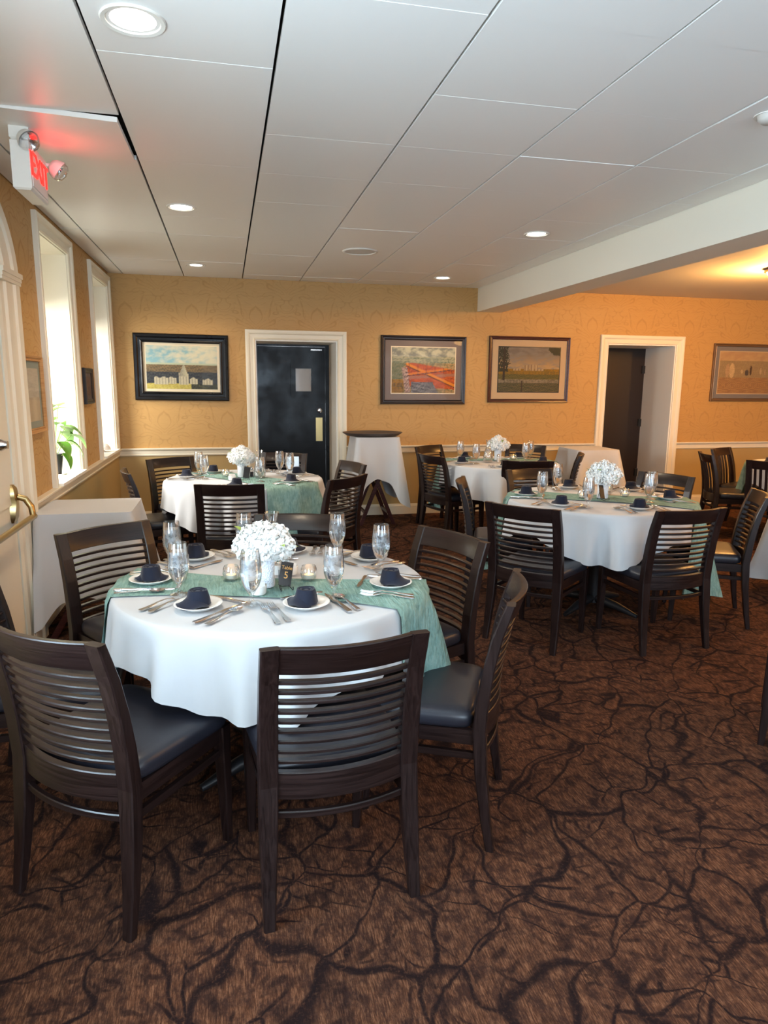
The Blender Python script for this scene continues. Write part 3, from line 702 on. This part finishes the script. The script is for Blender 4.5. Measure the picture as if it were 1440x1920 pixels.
def runner(c, a1, a2, h1, h2, w1, w2, len1, len2, pinch=.8):
    """gauze strip lying across the cloth c, leaving over the rim at angles a1,a2 (deg)"""
    nu = 16; rows = []
    for i in range(nu+1):
        j = -1+2*i/nu
        t1 = math.radians(a1)+j*w1; t2 = math.radians(a2)-j*w2
        row = []; wr = .004*math.sin(j*13)+.003*math.sin(j*29+1)
        for k in range(14, 0, -1): row.append(c.pt(t1, len1*k/14*(1+.03*math.sin(j*9)), .011+.005*math.sin(j*17+k*.25)))
        A = Vector(c.pt(t1, 0, .012)); B = Vector(c.pt(t2, 0, .012)); n = 26
        mid = (Vector(c.pt(math.radians(a1), 0))+Vector(c.pt(math.radians(a2), 0)))/2
        for k in range(n+1):
            u = k/n; p = A.lerp(B, u); pc = Vector(c.pt(math.radians(a1), 0)).lerp(Vector(c.pt(math.radians(a2), 0)), u)
            q = 1-(1-pinch)*math.sin(PI*u); p = pc+(p-pc)*q
            row.append((p.x+.006*math.sin(9*u+j*7), p.y+.006*math.sin(11*u+j*5), TOP+.0108+.0014*(1+math.sin(j*22+u*6))*min(1, 6*u, 6*(1-u))))
        for k in range(1, 15): row.append(c.pt(t2, len2*k/14*(1+.03*math.sin(j*7)), .011+.005*math.sin(j*15+k*.25)))
        rows.append(row)
    return MB().rings(rows, cap=False, closed=False)
def round_table(cx, cy, R, tc, ph, tl, cl, run=None, rl=None, d1=.15, d0=.185):
    t = empty('round_table', (cx, cy, 0), label=tl, cat='table', group='round tables under white cloths')
    MB().lathe([(0, TOP-.03), (R-.01, TOP-.03), (R-.004, TOP-.015), (R-.004, TOP), (0, TOP)], 64).build('tabletop', M['wood'], t, 40)
    MB().lathe([(.045, .04), (.045, TOP-.03)], 24).build('column', M['iron'], t, 40)
    for k in range(4):
        a = k*PI/2+.5
        MB().tube([(0, 0, .075), (.18*math.cos(a), .18*math.sin(a), .05), (.33*math.cos(a), .33*math.sin(a), .014)], [.035, .028, .014], 8).build('base_foot', M['iron'], t, 60)
    c = Cloth(cx, cy, R, math.radians(tc), ph, d0=d0, d1=d1)
    o = c.mesh().build('tablecloth', M['cloth'], None, 80); tag(o, cl, 'tablecloth', 'white tablecloths')
    if run: tag(runner(c, *run).build('table_runner', M['gauze'], None, 80), rl, 'table runner', 'green gauze runners')
    return c
T1 = round_table(.15, 2.575, .572, -99, .4, 'nearest round table, mostly hidden beneath its white cloth', 'bright white cloth over the nearest round table',
    (172, -30, 0, 0, .33, .33, .36, .40, .62), 'sea green gauze runner across the nearest table', d1=.115)
T2 = round_table(.115, 5.50, .605, -115, 1.7, 'round table by black door, hidden beneath white cloth', 'white cloth over the round table by the black door',
    (128, -53, 0, 0, .30, .42, .3, .36, .65), 'sea green gauze runner hanging off the table by black door')
T3 = round_table(2.42, 4.12, .60, -117, 2.9, 'right middle round table, hidden beneath white cloth', 'white cloth over the right middle table',
    (150, -30, 0, 0, .32, .42, .55, .58, .6), 'sea green gauze runner on right middle table, ends trailing low')
T4 = round_table(2.60, 6.33, .57, -121, 4.0, 'far round table before the back wall, under white cloth', 'white cloth over the far table before the back wall',
    (150, 5, 0, 0, .30, .30, .5, .5, .6), 'sea green gauze runner on the far table')
T5 = round_table(5.62, 5.60, .60, -60, .9, 'round table at right edge behind upright-slat chair', 'white cloth on the table at right edge below the beach picture',
    (152, -20, 0, 0, .22, .22, .33, .33, .7), 'sea green gauze runner falling at right edge beside upright-slat chairs')
T6 = round_table(4.50, 3.93, .60, 160, 2.2, 'table just beyond the right edge under long white cloth', 'long white cloth cut by the right edge behind side-on chair', d0=.50, d1=.17)

# ------------------------------------------------------------------ tableware meshes
def goblet_meshes():
    g = MB().lathe([(0, .004), (.030, .002), (.034, .001), (.034, .003), (.020, .007), (.008, .012), (.0055, .022), (.0075, .034), (.016, .046), (.028, .066), (.0355, .092), (.0375, .112), (.0360, .140), (.0330, .168), (.0305, .188), (.0298, .190), (.0322, .168), (.0350, .140), (.0365, .112)], 32)
    w_ = MB().lathe([(0, .042), (.014, .047), (.0265, .067), (.0340, .092), (.0360, .112), (.0347, .138), (.0322, .160), (0, .160)], 28)
    return g.mesh('glass_bowl', M['glass'], 60), w_.mesh('ice_water', M['ice'], 60)
GB, GW = goblet_meshes()
def goblet(x, y, label, group): 
    o = empty('water_goblet', (x, y, TOP+.0105), random.uniform(0, 6), label, 'glass', group)
    inst('bowl', GB, o); inst('ice_water', GW, o); return o
PL = MB().lathe([(0, .003), (.048, .003), (.052, .001), (.056, .003), (.066, .010), (.078, .0145), (.0795, .0165), (.078, .0175), (.066, .0135), (.054, .0075), (0, .0065)], 40).mesh('plate', M['china'], 60)
def napkin_meshes(k):
    rnd = random.Random(k)
    wob = lambda a, z: 1+.05*math.sin(3*a+k)+.03*math.sin(7*a+z*60)
    b = MB().lathe([(.030, 0), (.0400, .006), (.0365, .03), (.0325, .048), (.0300, .0545), (.0265, .0535), (.0235, .050), (.0205, .0525), (.0165, .051), (.012, .047), (.008, .050), (0, .049)], 30, wob=wob).mesh('roll', M['navy'], 60)
    n = 26; rows = []
    for i in range(n+1):
        u = i/n; a = -.4+4.6*u; row = []
        wd_ = .037*math.sin(PI*min(1, max(.03, u)))**.6
        for j in range(7):
            v = j/6; r = .036+wd_*v; z = .012+.020*math.sin(PI*u)*(1-v)**2+.006*math.sin(a*4+k)*v-.006*v
            row.append((r*math.cos(a), r*math.sin(a), max(.002, z)))
        rows.append(row)
    f = MB().rings(rows, cap=False, closed=False).mesh('brim_fold', M['navy'], 60)
    return b, f
NP = [napkin_meshes(k) for k in range(3)]
def napkin(x, y, z, rz, label, group, k):
    o = empty('napkin', (x, y, z), rz, label, 'napkin', group)
    b, f = NP[k % 3]; inst('roll', b, o); inst('brim_fold', f, o); return o
def blade(pts, th=.0016):
    """flat utensil: list of (y, halfwidth, z)"""
    rs = [[(-w_, y, z), (0, y, z-th*.4), (w_, y, z), (w_*.9, y, z+th), (0, y, z+th*1.3), (-w_*.9, y, z+th)] for y, w_, z in pts]
    return MB().rings(rs)
def fork_mesh():
    mb = blade([(-.10, .008, .002), (-.092, .0105, .002), (-.06, .0075, .004), (-.02, .0035, .010), (.015, .0035, .011), (.028, .0075, .008), (.040, .0115, .005), (.047, .0122, .004)])
    for k in range(4):
        x = -.0097+.00647*k; t_ = [(x, .046, .0045), (x, .065, .003), (x*.97, .082, .005), (x*.95, .094, .0085)]
        mb.tube(t_, [.0021, .0020, .0017, .0008], 6)
    return mb.mesh('dinner_fork', M['chrome'], 50)
FK = fork_mesh()
KN = blade([(-.11, .0075, .003), (-.10, .010, .003), (-.05, .0085, .004), (-.005, .006, .005), (.01, .0095, .004), (.05, .0105, .0035), (.085, .009, .003), (.105, .002, .003)], .003).mesh('table_knife', M['chrome'], 50)
BK = blade([(-.085, .006, .002), (-.075, .008, .002), (-.03, .006, .0025), (0, .005, .003), (.012, .009, .0025), (.05, .0095, .002), (.075, .002, .002)], .0025).mesh('butter_knife', M['chrome'], 50)
def spoon_mesh():
    mb = blade([(-.095, .008, .002), (-.085, .010, .002), (-.05, .007, .004), (0, .0035, .010), (.028, .0035, .010)])
    rows = []
    for i in range(13):
        u = i/12; y = .026+.055*u; hw = .0185*math.sqrt(max(.0, 1-(2*u-1)**2))**.9*(1-.1*u)+.0005
        rows.append([(hw*(2*j/8-1), y, .0105-.0085*math.sin(PI*min(1, u*.95+.03))*(1-(2*j/8-1)**2)) for j in range(9)])
    mb.rings(rows, cap=False, closed=False); return mb.mesh('spoon', M['chrome'], 70)
SP = spoon_mesh()
TN = {'T1': 'the nearest table', 'T2': 'the table by the black door', 'T3': 'the right middle table', 'T4': 'the far table', 'T5': 'the table at right edge'}
def setting(tn, c, ang, r, nm, px=None, cutlery=True, k=0):
    a = math.radians(ang); T = TN[tn]; cx, cy = c.c
    if px: X, Y = px; a = math.atan2(Y-cy, X-cx)
    else: X, Y = cx+r*math.cos(a), cy+r*math.sin(a)
    o_ = Vector((math.cos(a), math.sin(a))); lf = Vector((o_.y, -o_.x))     # diner's left
    zt = TOP+.0115; rz = a+PI/2                                              # local -y outward
    p = inst('bread_plate', PL, None, (X, Y, zt)); tag(p, 'white bread plate at %s of %s' % (nm, T), 'plate', 'bread plates')
    napkin(X, Y, zt+.0072, random.uniform(0, 6), 'folded navy napkin on plate at %s of %s' % (nm, T), 'navy napkins', k)
    if not cutlery: return
    def put(name, me, dl, do, extra, cat, lab, grp):
        q = Vector((X, Y))+lf*dl+o_*do
        d_ = math.hypot(q.x-cx, q.y-cy); mx = c.R-.012-.10
        ii = inst(name, me, None, (q.x, q.y, zt-.001), rz+extra); tag(ii, lab+' at %s of %s' % (nm, T), cat, grp)
    j = lambda: random.uniform(-.10, .10)
    do = min(.02, c.R-.115-math.hypot(X-cx, Y-cy)) if True else 0
    put('dinner_fork', FK, .105, do, j()*.5, 'fork', 'inner fork beside plate', 'forks'); put('dinner_fork', FK, .137, do+.005, j()*.5, 'fork', 'outer fork left of plate', 'forks')
    put('table_knife', KN, -.105, do-.005, j()*.5, 'knife', 'table knife right of plate', 'knives'); put('spoon', SP, -.137, do, j()*.5, 'spoon', 'spoon right of plate', 'spoons')
    put('butter_knife', BK, -.02, -.115, PI/2+j(), 'knife', 'butter knife laid above plate', 'butter knives')
for i, (nm, px) in enumerate((('left seat', (-.30, 2.625)), ('front left seat', (-.115, 2.28)), ('front seat', (.24, 2.225)), ('right seat', (.575, 2.405)), ('back right seat', (.575, 2.81)), ('back seat', (.25, 2.995)), ('back left seat', (-.15, 2.955)))):
    setting('T1', T1, 0, 0, nm, px, True, i)
for i, (nm, an) in enumerate((('left seat', 165), ('front seat', -98), ('front right seat', -42), ('right seat', 20), ('back seat', 72), ('back left seat', 122))):
    setting('T2', T2, an, .46, nm, None, True, i)
for i, (nm, px) in enumerate((('left seat', (1.98, 4.32)), ('front left seat', (2.03, 3.90)), ('front seat', (2.45, 3.70)), ('right seat', (2.86, 3.99)), ('back right seat', (2.83, 4.40)), ('back seat', (2.44, 4.59)))):
    setting('T3', T3, 0, 0, nm, px, True, i)
for i, (nm, an) in enumerate((('left seat', -170), ('front seat', -105), ('right seat', -30), ('back right seat', 40), ('back left seat', 125))):
    setting('T4', T4, an, .42, nm, None, True, i)
setting('T5', T5, 160, .44, 'left seat', None, False, 1)
for tn, pts in (('T1', (('left rim', (-.185, 2.44)), ('back left', (-.235, 2.83)), ('front left of vase', (.06, 2.285)), ('front right of candle', (.345, 2.30)), ('back right', (.45, 2.89)), ('right rim', (.585, 2.62)), ('behind the flowers', (.055, 2.98)))),
                ('T2', (('left', (-.19, 5.50)), ('back left', (-.24, 5.76)), ('front', (.23, 5.27)), ('back right', (.41, 5.72)), ('right', (.48, 5.57)))),
                ('T3', (('left', (2.00, 4.12)), ('back left', (2.30, 4.50)), ('front', (2.155, 3.80)), ('front right', (2.645, 3.90)), ('right', (2.74, 4.02)))),
                ('T4', (('back left', (2.27, 6.55)), ('left', (2.31, 6.20)), ('right', (2.84, 6.25)), ('back right', (2.99, 6.47)))),
                ('T5', (('left', (5.23, 5.60)),))):
    for nm, (x, y) in pts: goblet(x, y, 'ice water goblet at %s of %s' % (nm, TN[tn]), 'ice water goblets')

# ------------------------------------------------------------------ centrepieces
def petal_head(seed, n=84, R=.036):
    rnd = random.Random(seed); mb = MB()
    for i in range(n):
        z = 1-1.55*(i+.5)/n; ph = i*2.39996; rr = math.sqrt(max(0, 1-z*z))
        d_ = Vector((rr*math.cos(ph), rr*math.sin(ph), z)); a = d_.cross(Vector((.3, .2, 1))).normalized(); b = d_.cross(a)
        t_ = rnd.uniform(0, 6.28); u = math.cos(t_)*a+math.sin(t_)*b; v = -math.sin(t_)*a+math.cos(t_)*b
        q = d_*R*rnd.uniform(.86, 1.06); L = rnd.uniform(.013, .017); Wd = L*.5
        base_ = q-u*L*.2
        mb.add([base_, q+v*Wd+d_*.003, q+u*L*.55+v*Wd*.8+d_*.007, q+u*L+d_*.008, q+u*L*.55-v*Wd*.8+d_*.007, q-v*Wd+d_*.003, q+u*L*.4+d_*.002],
               [(0, 1, 6), (1, 2, 6), (2, 3, 6), (3, 4, 6), (4, 5, 6), (5, 0, 6)])
    mb.lathe([(0, -R*.7), (R*.6, -R*.45), (R*.82, 0), (R*.6, R*.55), (0, R*.8)], 10)
    return mb.mesh('blossom', M['petal'], 50)
HD = [petal_head(s) for s in range(3)]
def leaf_mesh(L, Wd, m=None, heart=False):
    rows = []; n = 9
    for i in range(n+1):
        u = i/n; w_ = Wd*(math.sin(PI*(u**.55 if heart else u))**.8)+.0004; row = []
        for j in range(7):
            v = 2*j/6-1; y = L*u - (L*.10*abs(v)**1.5*(1-u) if heart else 0); row.append((w_*v, y, .12*L*math.sin(PI*u)-.10*L*u*u+.25*w_*abs(v)))
        rows.append(row)
    return MB().rings(rows, cap=False, closed=False).mesh('leaf', m or M['leaf'], 80)
LF = leaf_mesh(.045, .013, M['bud'])
VS = MB().lathe([(0, .004), (.036, .004), (.038, .012), (.036, .05), (.0385, .09), (.041, .125), (.040, .126), (.036, .10), (.033, .06), (0, .02)], 28).mesh('vase', M['vase'], 50)
def bouquet(x, y, tn, s=1.0):
    T = TN[tn]; z0 = TOP+.0125
    v = inst('flower_vase', VS, None, (x, y, z0), scale=s); tag(v, 'frosted glitter vase holding white flowers on %s' % T, 'vase', 'flower vases')
    o = empty('flower_bouquet', (x, y, z0+.118*s), random.uniform(0, 6), 'round bunch of white blossoms in vase on %s' % T, 'flowers', 'white bouquets'); o.scale = (s, s, s)
    k = 0
    for (r, h, n, ph) in ((.0, .098, 1, 0), (.050, .082, 6, .3), (.078, .046, 9, .1), (.060, .016, 6, .5)):
        for i in range(n):
            a = 2*PI*i/n+ph+random.uniform(-.15, .15)
            inst('blossom', HD[k % 3], o, (r*math.cos(a), r*math.sin(a), h+random.uniform(-.008, .008)), rot=(r*6*math.sin(a)*-1, r*6*math.cos(a), random.uniform(0, 6)), scale=random.uniform(.85, 1.1)); k += 1
    for i in range(5):
        a = i*1.3+.4; inst('leaf', LF, o, (.085*math.cos(a), .085*math.sin(a), .020+.03*(i % 3)), rot=(random.uniform(.2, .9), 0, a-PI/2))
    for i in range(5):
        a = i*1.256; MB().tube([(0, 0, -.08), (.03*math.cos(a), .03*math.sin(a), -.01), (.05*math.cos(a), .05*math.sin(a), .03)], .002, 5).build('stem', M['stem'], o)
VT = MB().lathe([(0, .003), (.022, .003), (.030, .012), (.0335, .028), (.031, .045), (.0265, .056), (.0255, .056), (.0298, .045), (.032, .028), (.028, .013), (0, .007)], 26).mesh('cup', M['glass'], 60)
TL = MB().lathe([(0, .008), (.0185, .008), (.019, .010), (.019, .022), (.0175, .022), (0, .020)], 20).mesh('tealight', M['wax'], 50)
FL = MB().lathe([(0, .021), (.002, .024), (.0034, .029), (.0022, .036), (0, .043)], 10).mesh('flame', M['flame'], 60)
def votive(x, y, label):
    o = empty('votive_candle', (x, y, TOP+.0135), 0, label, 'candle', 'glass votive candles'); inst('cup', VT, o); inst('tealight', TL, o); inst('flame', FL, o)
    l = bpy.data.lights.new('candle_glow', 'POINT'); l.energy = .05; l.color = (1, .55, .2); l.shadow_soft_size = .006; lo = bpy.data.objects.new('candle_glow', l); col.objects.link(lo); lo.parent = o; lo.location = (0, 0, .05)
CD = bevbox(-.024, .024, -.0012, .0012, 0, .088, .0006).mesh('card', M['card'])
def sign(x, y, rz, lean, label, txt=None):
    o = empty('table_sign', (x, y, TOP+.0125), rz, label, 'table sign', 'black table number signs')
    c_ = inst('card', CD, o, (0, 0, .014), rot=(-.30, lean, 0))
    if txt:
        for s_, sz, zz in ((txt[0], .019, .066), (txt[1], .036, .038)):
            inst('lettering', text_mesh(s_, sz, .0002, M['gold']), c_, (0, -.0016, zz), rot=(PI/2, 0, 0))
    for s_ in (-1, 1):
        MB().tube([(s_*.012, .022, .07), (s_*.016, .012, .035), (s_*.018, .0, .012), (s_*.021, -.018, .006), (s_*.022, -.030, .004), (s_*.022, -.038, .010), (s_*.022, -.034, .016), (s_*.022, -.029, .013)], .0016, 6).build('scroll_foot', M['iron'], o, 60)
    MB().tube([(0, .022, .07), (0, .040, .002)], .0016, 6).build('back_prop', M['iron'], o, 60)
    MB().tube([(-.018, .0, .012), (.018, .0, .012)], .0016, 6).build('ledge', M['iron'], o, 60)
def shaker(x, y, label, salt=True):
    o = empty('salt_shaker', (x, y, TOP+.0125), 0, label, 'shaker', 'table shakers')
    MB().lathe([(0, 0), (.017, 0), (.018, .01), (.015, .045), (.013, .058)], 16).build('bottle', M['glass'], o, 60)
    MB().lathe([(0, .003), (.0155, .003), (.0135, .040), (0, .040)], 14).build('contents', M['china'] if salt else M['iron'], o, 60)
    MB().lathe([(.0135, .056), (.0145, .060), (.0135, .072), (.008, .081), (0, .083)], 16).build('cap', M['chrome'], o, 60)
def ramekin(x, y, label):
    o = empty('sugar_dish', (x, y, TOP+.0125), .3, label, 'dish', 'white sugar dishes')
    MB().lathe([(0, .002), (.024, .002), (.027, .006), (.030, .034), (.0285, .035), (.025, .008), (0, .006)], 24).build('bowl', M['china'], o, 50)
    for i in range(5): MB().box(-.018, .018, -.018+.008*i, -.0165+.008*i, .008, .048).build('packet', M['china'], o)
CFM = MB().lathe([(0, .003), (.040, .003), (.046, .012), (.047, .05), (.042, .09), (.028, .13), (.0195, .16), (.0205, .185), (.030, .218), (.0292, .218), (.0190, .185), (.0180, .16), (.0265, .13), (.0405, .09), (.0455, .05), (.0445, .013), (0, .007)], 30).mesh('carafe_glass', M['glass'], 60)
CFW = MB().lathe([(0, .008), (.043, .014), (.044, .05), (.039, .09), (.026, .128), (0, .128)], 26).mesh('water', M['ice'], 60)
def carafe(x, y, label): 
    o = empty('water_carafe', (x, y, TOP+.0125), 0, label, 'carafe', 'glass water carafes'); inst('body', CFM, o); inst('water', CFW, o)
bouquet(.115, 2.475, 'T1', .98); votive(-.005, 2.585, 'lit glass votive left of the vase on nearest table'); votive(.283, 2.53, 'lit glass votive right of the vase on nearest table')
sign(.182, 2.425, .25, .28, 'black Table 5 card on iron easel on nearest table', ('Table', '5'))
ramekin(.088, 2.385, 'small white dish before the vase on nearest table'); ramekin(.222, 2.625, 'small white dish behind the sign on nearest table'); shaker(.172, 2.625, 'steel capped salt shaker behind nearest vase')
carafe(.165, 2.80, 'glass carafe behind the white flowers on nearest table')
bouquet(.10, 5.55, 'T2', .98); carafe(.235, 5.49, 'tall glass carafe beside the flowers on table by black door'); sign(.125, 5.40, .1, .2, 'black sign card on easel on table by black door')
ramekin(.02, 5.38, 'white sugar dish on table by black door'); votive(-.03, 5.62, 'glass votive left of flowers on table by black door'); shaker(.175, 5.56, 'dark pepper shaker by flowers on table by black door', False)
o = empty('menu_card', (.53, 5.83, TOP+.0125), -.25, 'pale blue standing menu card on table by black door', 'card')
MB().add([(-.05, -.03, 0), (.05, -.03, 0), (.05, 0, .13), (-.05, 0, .13), (.05, .03, 0), (-.05, .03, 0)], [(0, 1, 2, 3)]).build('front_leaf', M['paper'], o); MB().add([(-.05, 0, .13), (.05, 0, .13), (.05, .03, 0), (-.05, .03, 0)], [(0, 1, 2, 3)]).build('back_leaf', M['paper'], o)
bouquet(2.43, 4.10, 'T3', .98); sign(2.385, 4.02, .45, .12, 'black sign card before the vase on right middle table'); votive(2.30, 4.13, 'glass votive left of the vase on right middle table'); votive(2.62, 4.14, 'glass votive right of the vase on right middle table'); carafe(2.56, 4.28, 'glass carafe behind the vase on right middle table')
bouquet(2.62, 6.42, 'T4', .95); carafe(2.47, 6.30, 'glass carafe left of the flowers on far table'); shaker(2.56, 6.26, 'white salt shaker in front of the far bouquet'); votive(2.80, 6.45, 'glass votive right of the far bouquet')

# ------------------------------------------------------------------ draped tray stands
def rrect(hx, hy, r, n=160):
    pts = []; seg = [(hx, hy, 0), (-hx, hy, PI/2), (-hx, -hy, PI), (hx, -hy, 3*PI/2)]; cs = []
    for (sx, sy, a0) in seg:
        cx_, cy_ = math.copysign(hx-r, sx), math.copysign(hy-r, sy)
        for k in range(9): a = a0+PI/2*k/8; cs.append((cx_+r*math.cos(a), cy_+r*math.sin(a), a))
    cs.append(cs[0][:2]+(2*PI,)); L = [0]
    for p, q in zip(cs, cs[1:]): L.append(L[-1]+math.hypot(q[0]-p[0], q[1]-p[1]))
    for i in range(n):
        s_ = L[-1]*i/n; k = max(j for j in range(len(L)) if L[j] <= s_); k = min(k, len(cs)-2); f = (s_-L[k])/(L[k+1]-L[k]+1e-9)
        pts.append(tuple(cs[k][m]+(cs[k+1][m]-cs[k][m])*f for m in range(3)))
    return pts
def stand(cx, cy, hx, hy, z, side, tip, label, clabel, rz=0, flare=.10, m='cloth', legs=True, xmin=-9):
    o = empty('tray_stand', (cx, cy, 0), rz, label, 'tray stand', 'folding tray stands')
    if legs:
        for sy in (-1, 1):
            for sx in (-1, 1):
                A = Vector((sx*hx*.82, sy*(hy*.80-.012*sx), 0)); B = Vector((-sx*hx*.78, sy*(hy*.80-.012*sx), z-.03)); u = Vector((1, 0, 0)); wv = Vector((0, 1, 0))
                MB().rings([[tuple(P+u*a+wv*b) for a, b in rect8(.044, .018, .003)] for P in (A, B)]).build('leg', M['mahogany'], o)
        for sx in (-1, 1): MB().box(sx*hx*.78-.018, sx*hx*.78+.018, -hy*.9, hy*.9, z-.035, z-.008).build('top_bar', M['mahogany'], o)
        MB().box(-hx*.55-.012, -hx*.55+.012, -hy*.74, hy*.74, .12, .15).build('brace', M['mahogany'], o)
        MB().box(hx*.55-.012, hx*.55+.012, -hy*.70, hy*.70, .12, .15).build('brace', M['mahogany'], o)
    pts = rrect(hx, hy, .03); rs = []
    for fr in (.02, .5, .95): rs.append([(x*fr, y*fr, z) for x, y, a in pts])
    for t in (0, .02, .06, .14, .26, .4, .55, .7, .85, 1):
        ring = []
        for x, y, a in pts:
            kx, ky = abs(x)/hx, abs(y)/hy; k = (min(kx, ky))**3.0
            dr = side+(tip-side)*k + .01*math.sin(x*40+y*33); d = t*dr
            f = .5+.5*math.sin(x*26+1.2+y*22); fl_ = d*(.03+.035*f+flare*k*2.2)
            ring.append((max(xmin, x+math.cos(a)*(.006+fl_)), y+math.sin(a)*(.006+fl_), z-d*.975))
        rs.append(ring)
    mb = MB().rings(rs, cap=False); n = len(pts); mb.f.append(tuple(range(n-1, -1, -1))); mb.m.append(0)
    c_ = mb.build('stand_cloth', M[m], None, 70, (cx, cy, .004), rz); tag(c_, clabel, 'cloth', 'white stand cloths')
stand(1.545, 7.30, .228, .22, .945, .46, .80, 'mahogany folding tray stand right of the black door', 'white cloth over the tray stand beneath the oval tray', flare=.07)
stand(-.832, 4.42, .262, .255, .752, .52, .70, 'folding stand against the window wall under white cloth', 'white cloth on square stand against the window wall', xmin=-.268)
stand(4.06, 7.22, .25, .25, .79, .50, .66, 'folding stand before the brown doorway under cloth', 'beige-lit white cloth on stand before the brown doorway')
o = empty('oval_tray', (1.525, 7.30, .953), label='large brown oval serving tray on the draped stand', cat='tray')
def oval(prof, nm):
    n = 48; return MB().rings([[(r*.33*math.cos(2*PI*j/n), r*.27*math.sin(2*PI*j/n), z) for j in range(n)] for r, z in prof], cap=False).build(nm, M['tray'], o, 40)
oval([(.01, 0), (.80, 0), (.86, .006), (.97, .030), (1.0, .036)], 'body'); oval([(1.0, .036), (.985, .039), (.85, .012), (.79, .006), (.01, .006)], 'lining')

# ------------------------------------------------------------------ window sills
o = empty('potted_plant', (-1.255, 5.47, WZ[0]+.012), label='leafy green potted plant on the nearer window sill', cat='plant')
MB().lathe([(0, .002), (.040, .002), (.043, .02), (.060, .15), (.062, .155), (.055, .155), (.045, .10), (0, .09)], 26).build('pot', M['pot'], o, 40)
MB().lathe([(0, 0), (.07, 0), (.075, .008), (.07, .004), (0, .003)], 26).build('saucer', M['china'], o, 40)
HL = leaf_mesh(.115, .042, None, True)
for i, (dx, dy, z, tilt, az, s_) in enumerate(((.03, .10, .46, -.1, .6, 1.25), (-.01, -.02, .40, .5, -1.2, 1.1), (.06, .01, .32, -.3, -1.7, 1.15), (.03, .11, .28, -.6, -.4, 1.2), (.10, .12, .26, -.7, -1.0, 1.1), (.06, -.05, .22, -.9, -2.2, 1.0), (.09, .04, .22, -.8, -1.4, 1.2), (-.02, .08, .36, .1, .4, 1.0), (.04, -.04, .34, .1, -2.5, 1.0), (.05, .17, .31, -.5, -.1, 1.0), (.07, -.03, .14, -1.1, -1.9, .9))):
    z *= 1.08; s_ *= 1.2
    MB().tube([(0, 0, .10), (dx*.4, dy*.4, .10+(z-.10)*.6), (dx, dy, z)], .0028, 6).build('stem', M['stem'], o, 60)
    inst('leaf', HL, o, (dx, dy, z), rot=(tilt, 0, az), scale=s_)
o = empty('sill_ornament', (-1.22, 7.02, WZ[0]+.012), label='small grey and white ornament on the far window sill', cat='ornament')
MB().box(-.012, .012, -.02, .02, 0, .14).build('post', mat('grey_metal', (.30, .32, .33), .4), o)
MB().lathe([(.085, .02), (.08, .045), (.055, .075), (0, .09)], 24, (0, .20, 0)).build('dome', M['china'], o, 60)
MB().lathe([(0, 0), (.03, 0), (.03, .02), (.085, .02)], 24, (0, .20, 0)).build('dome_base', M['china'], o, 40)
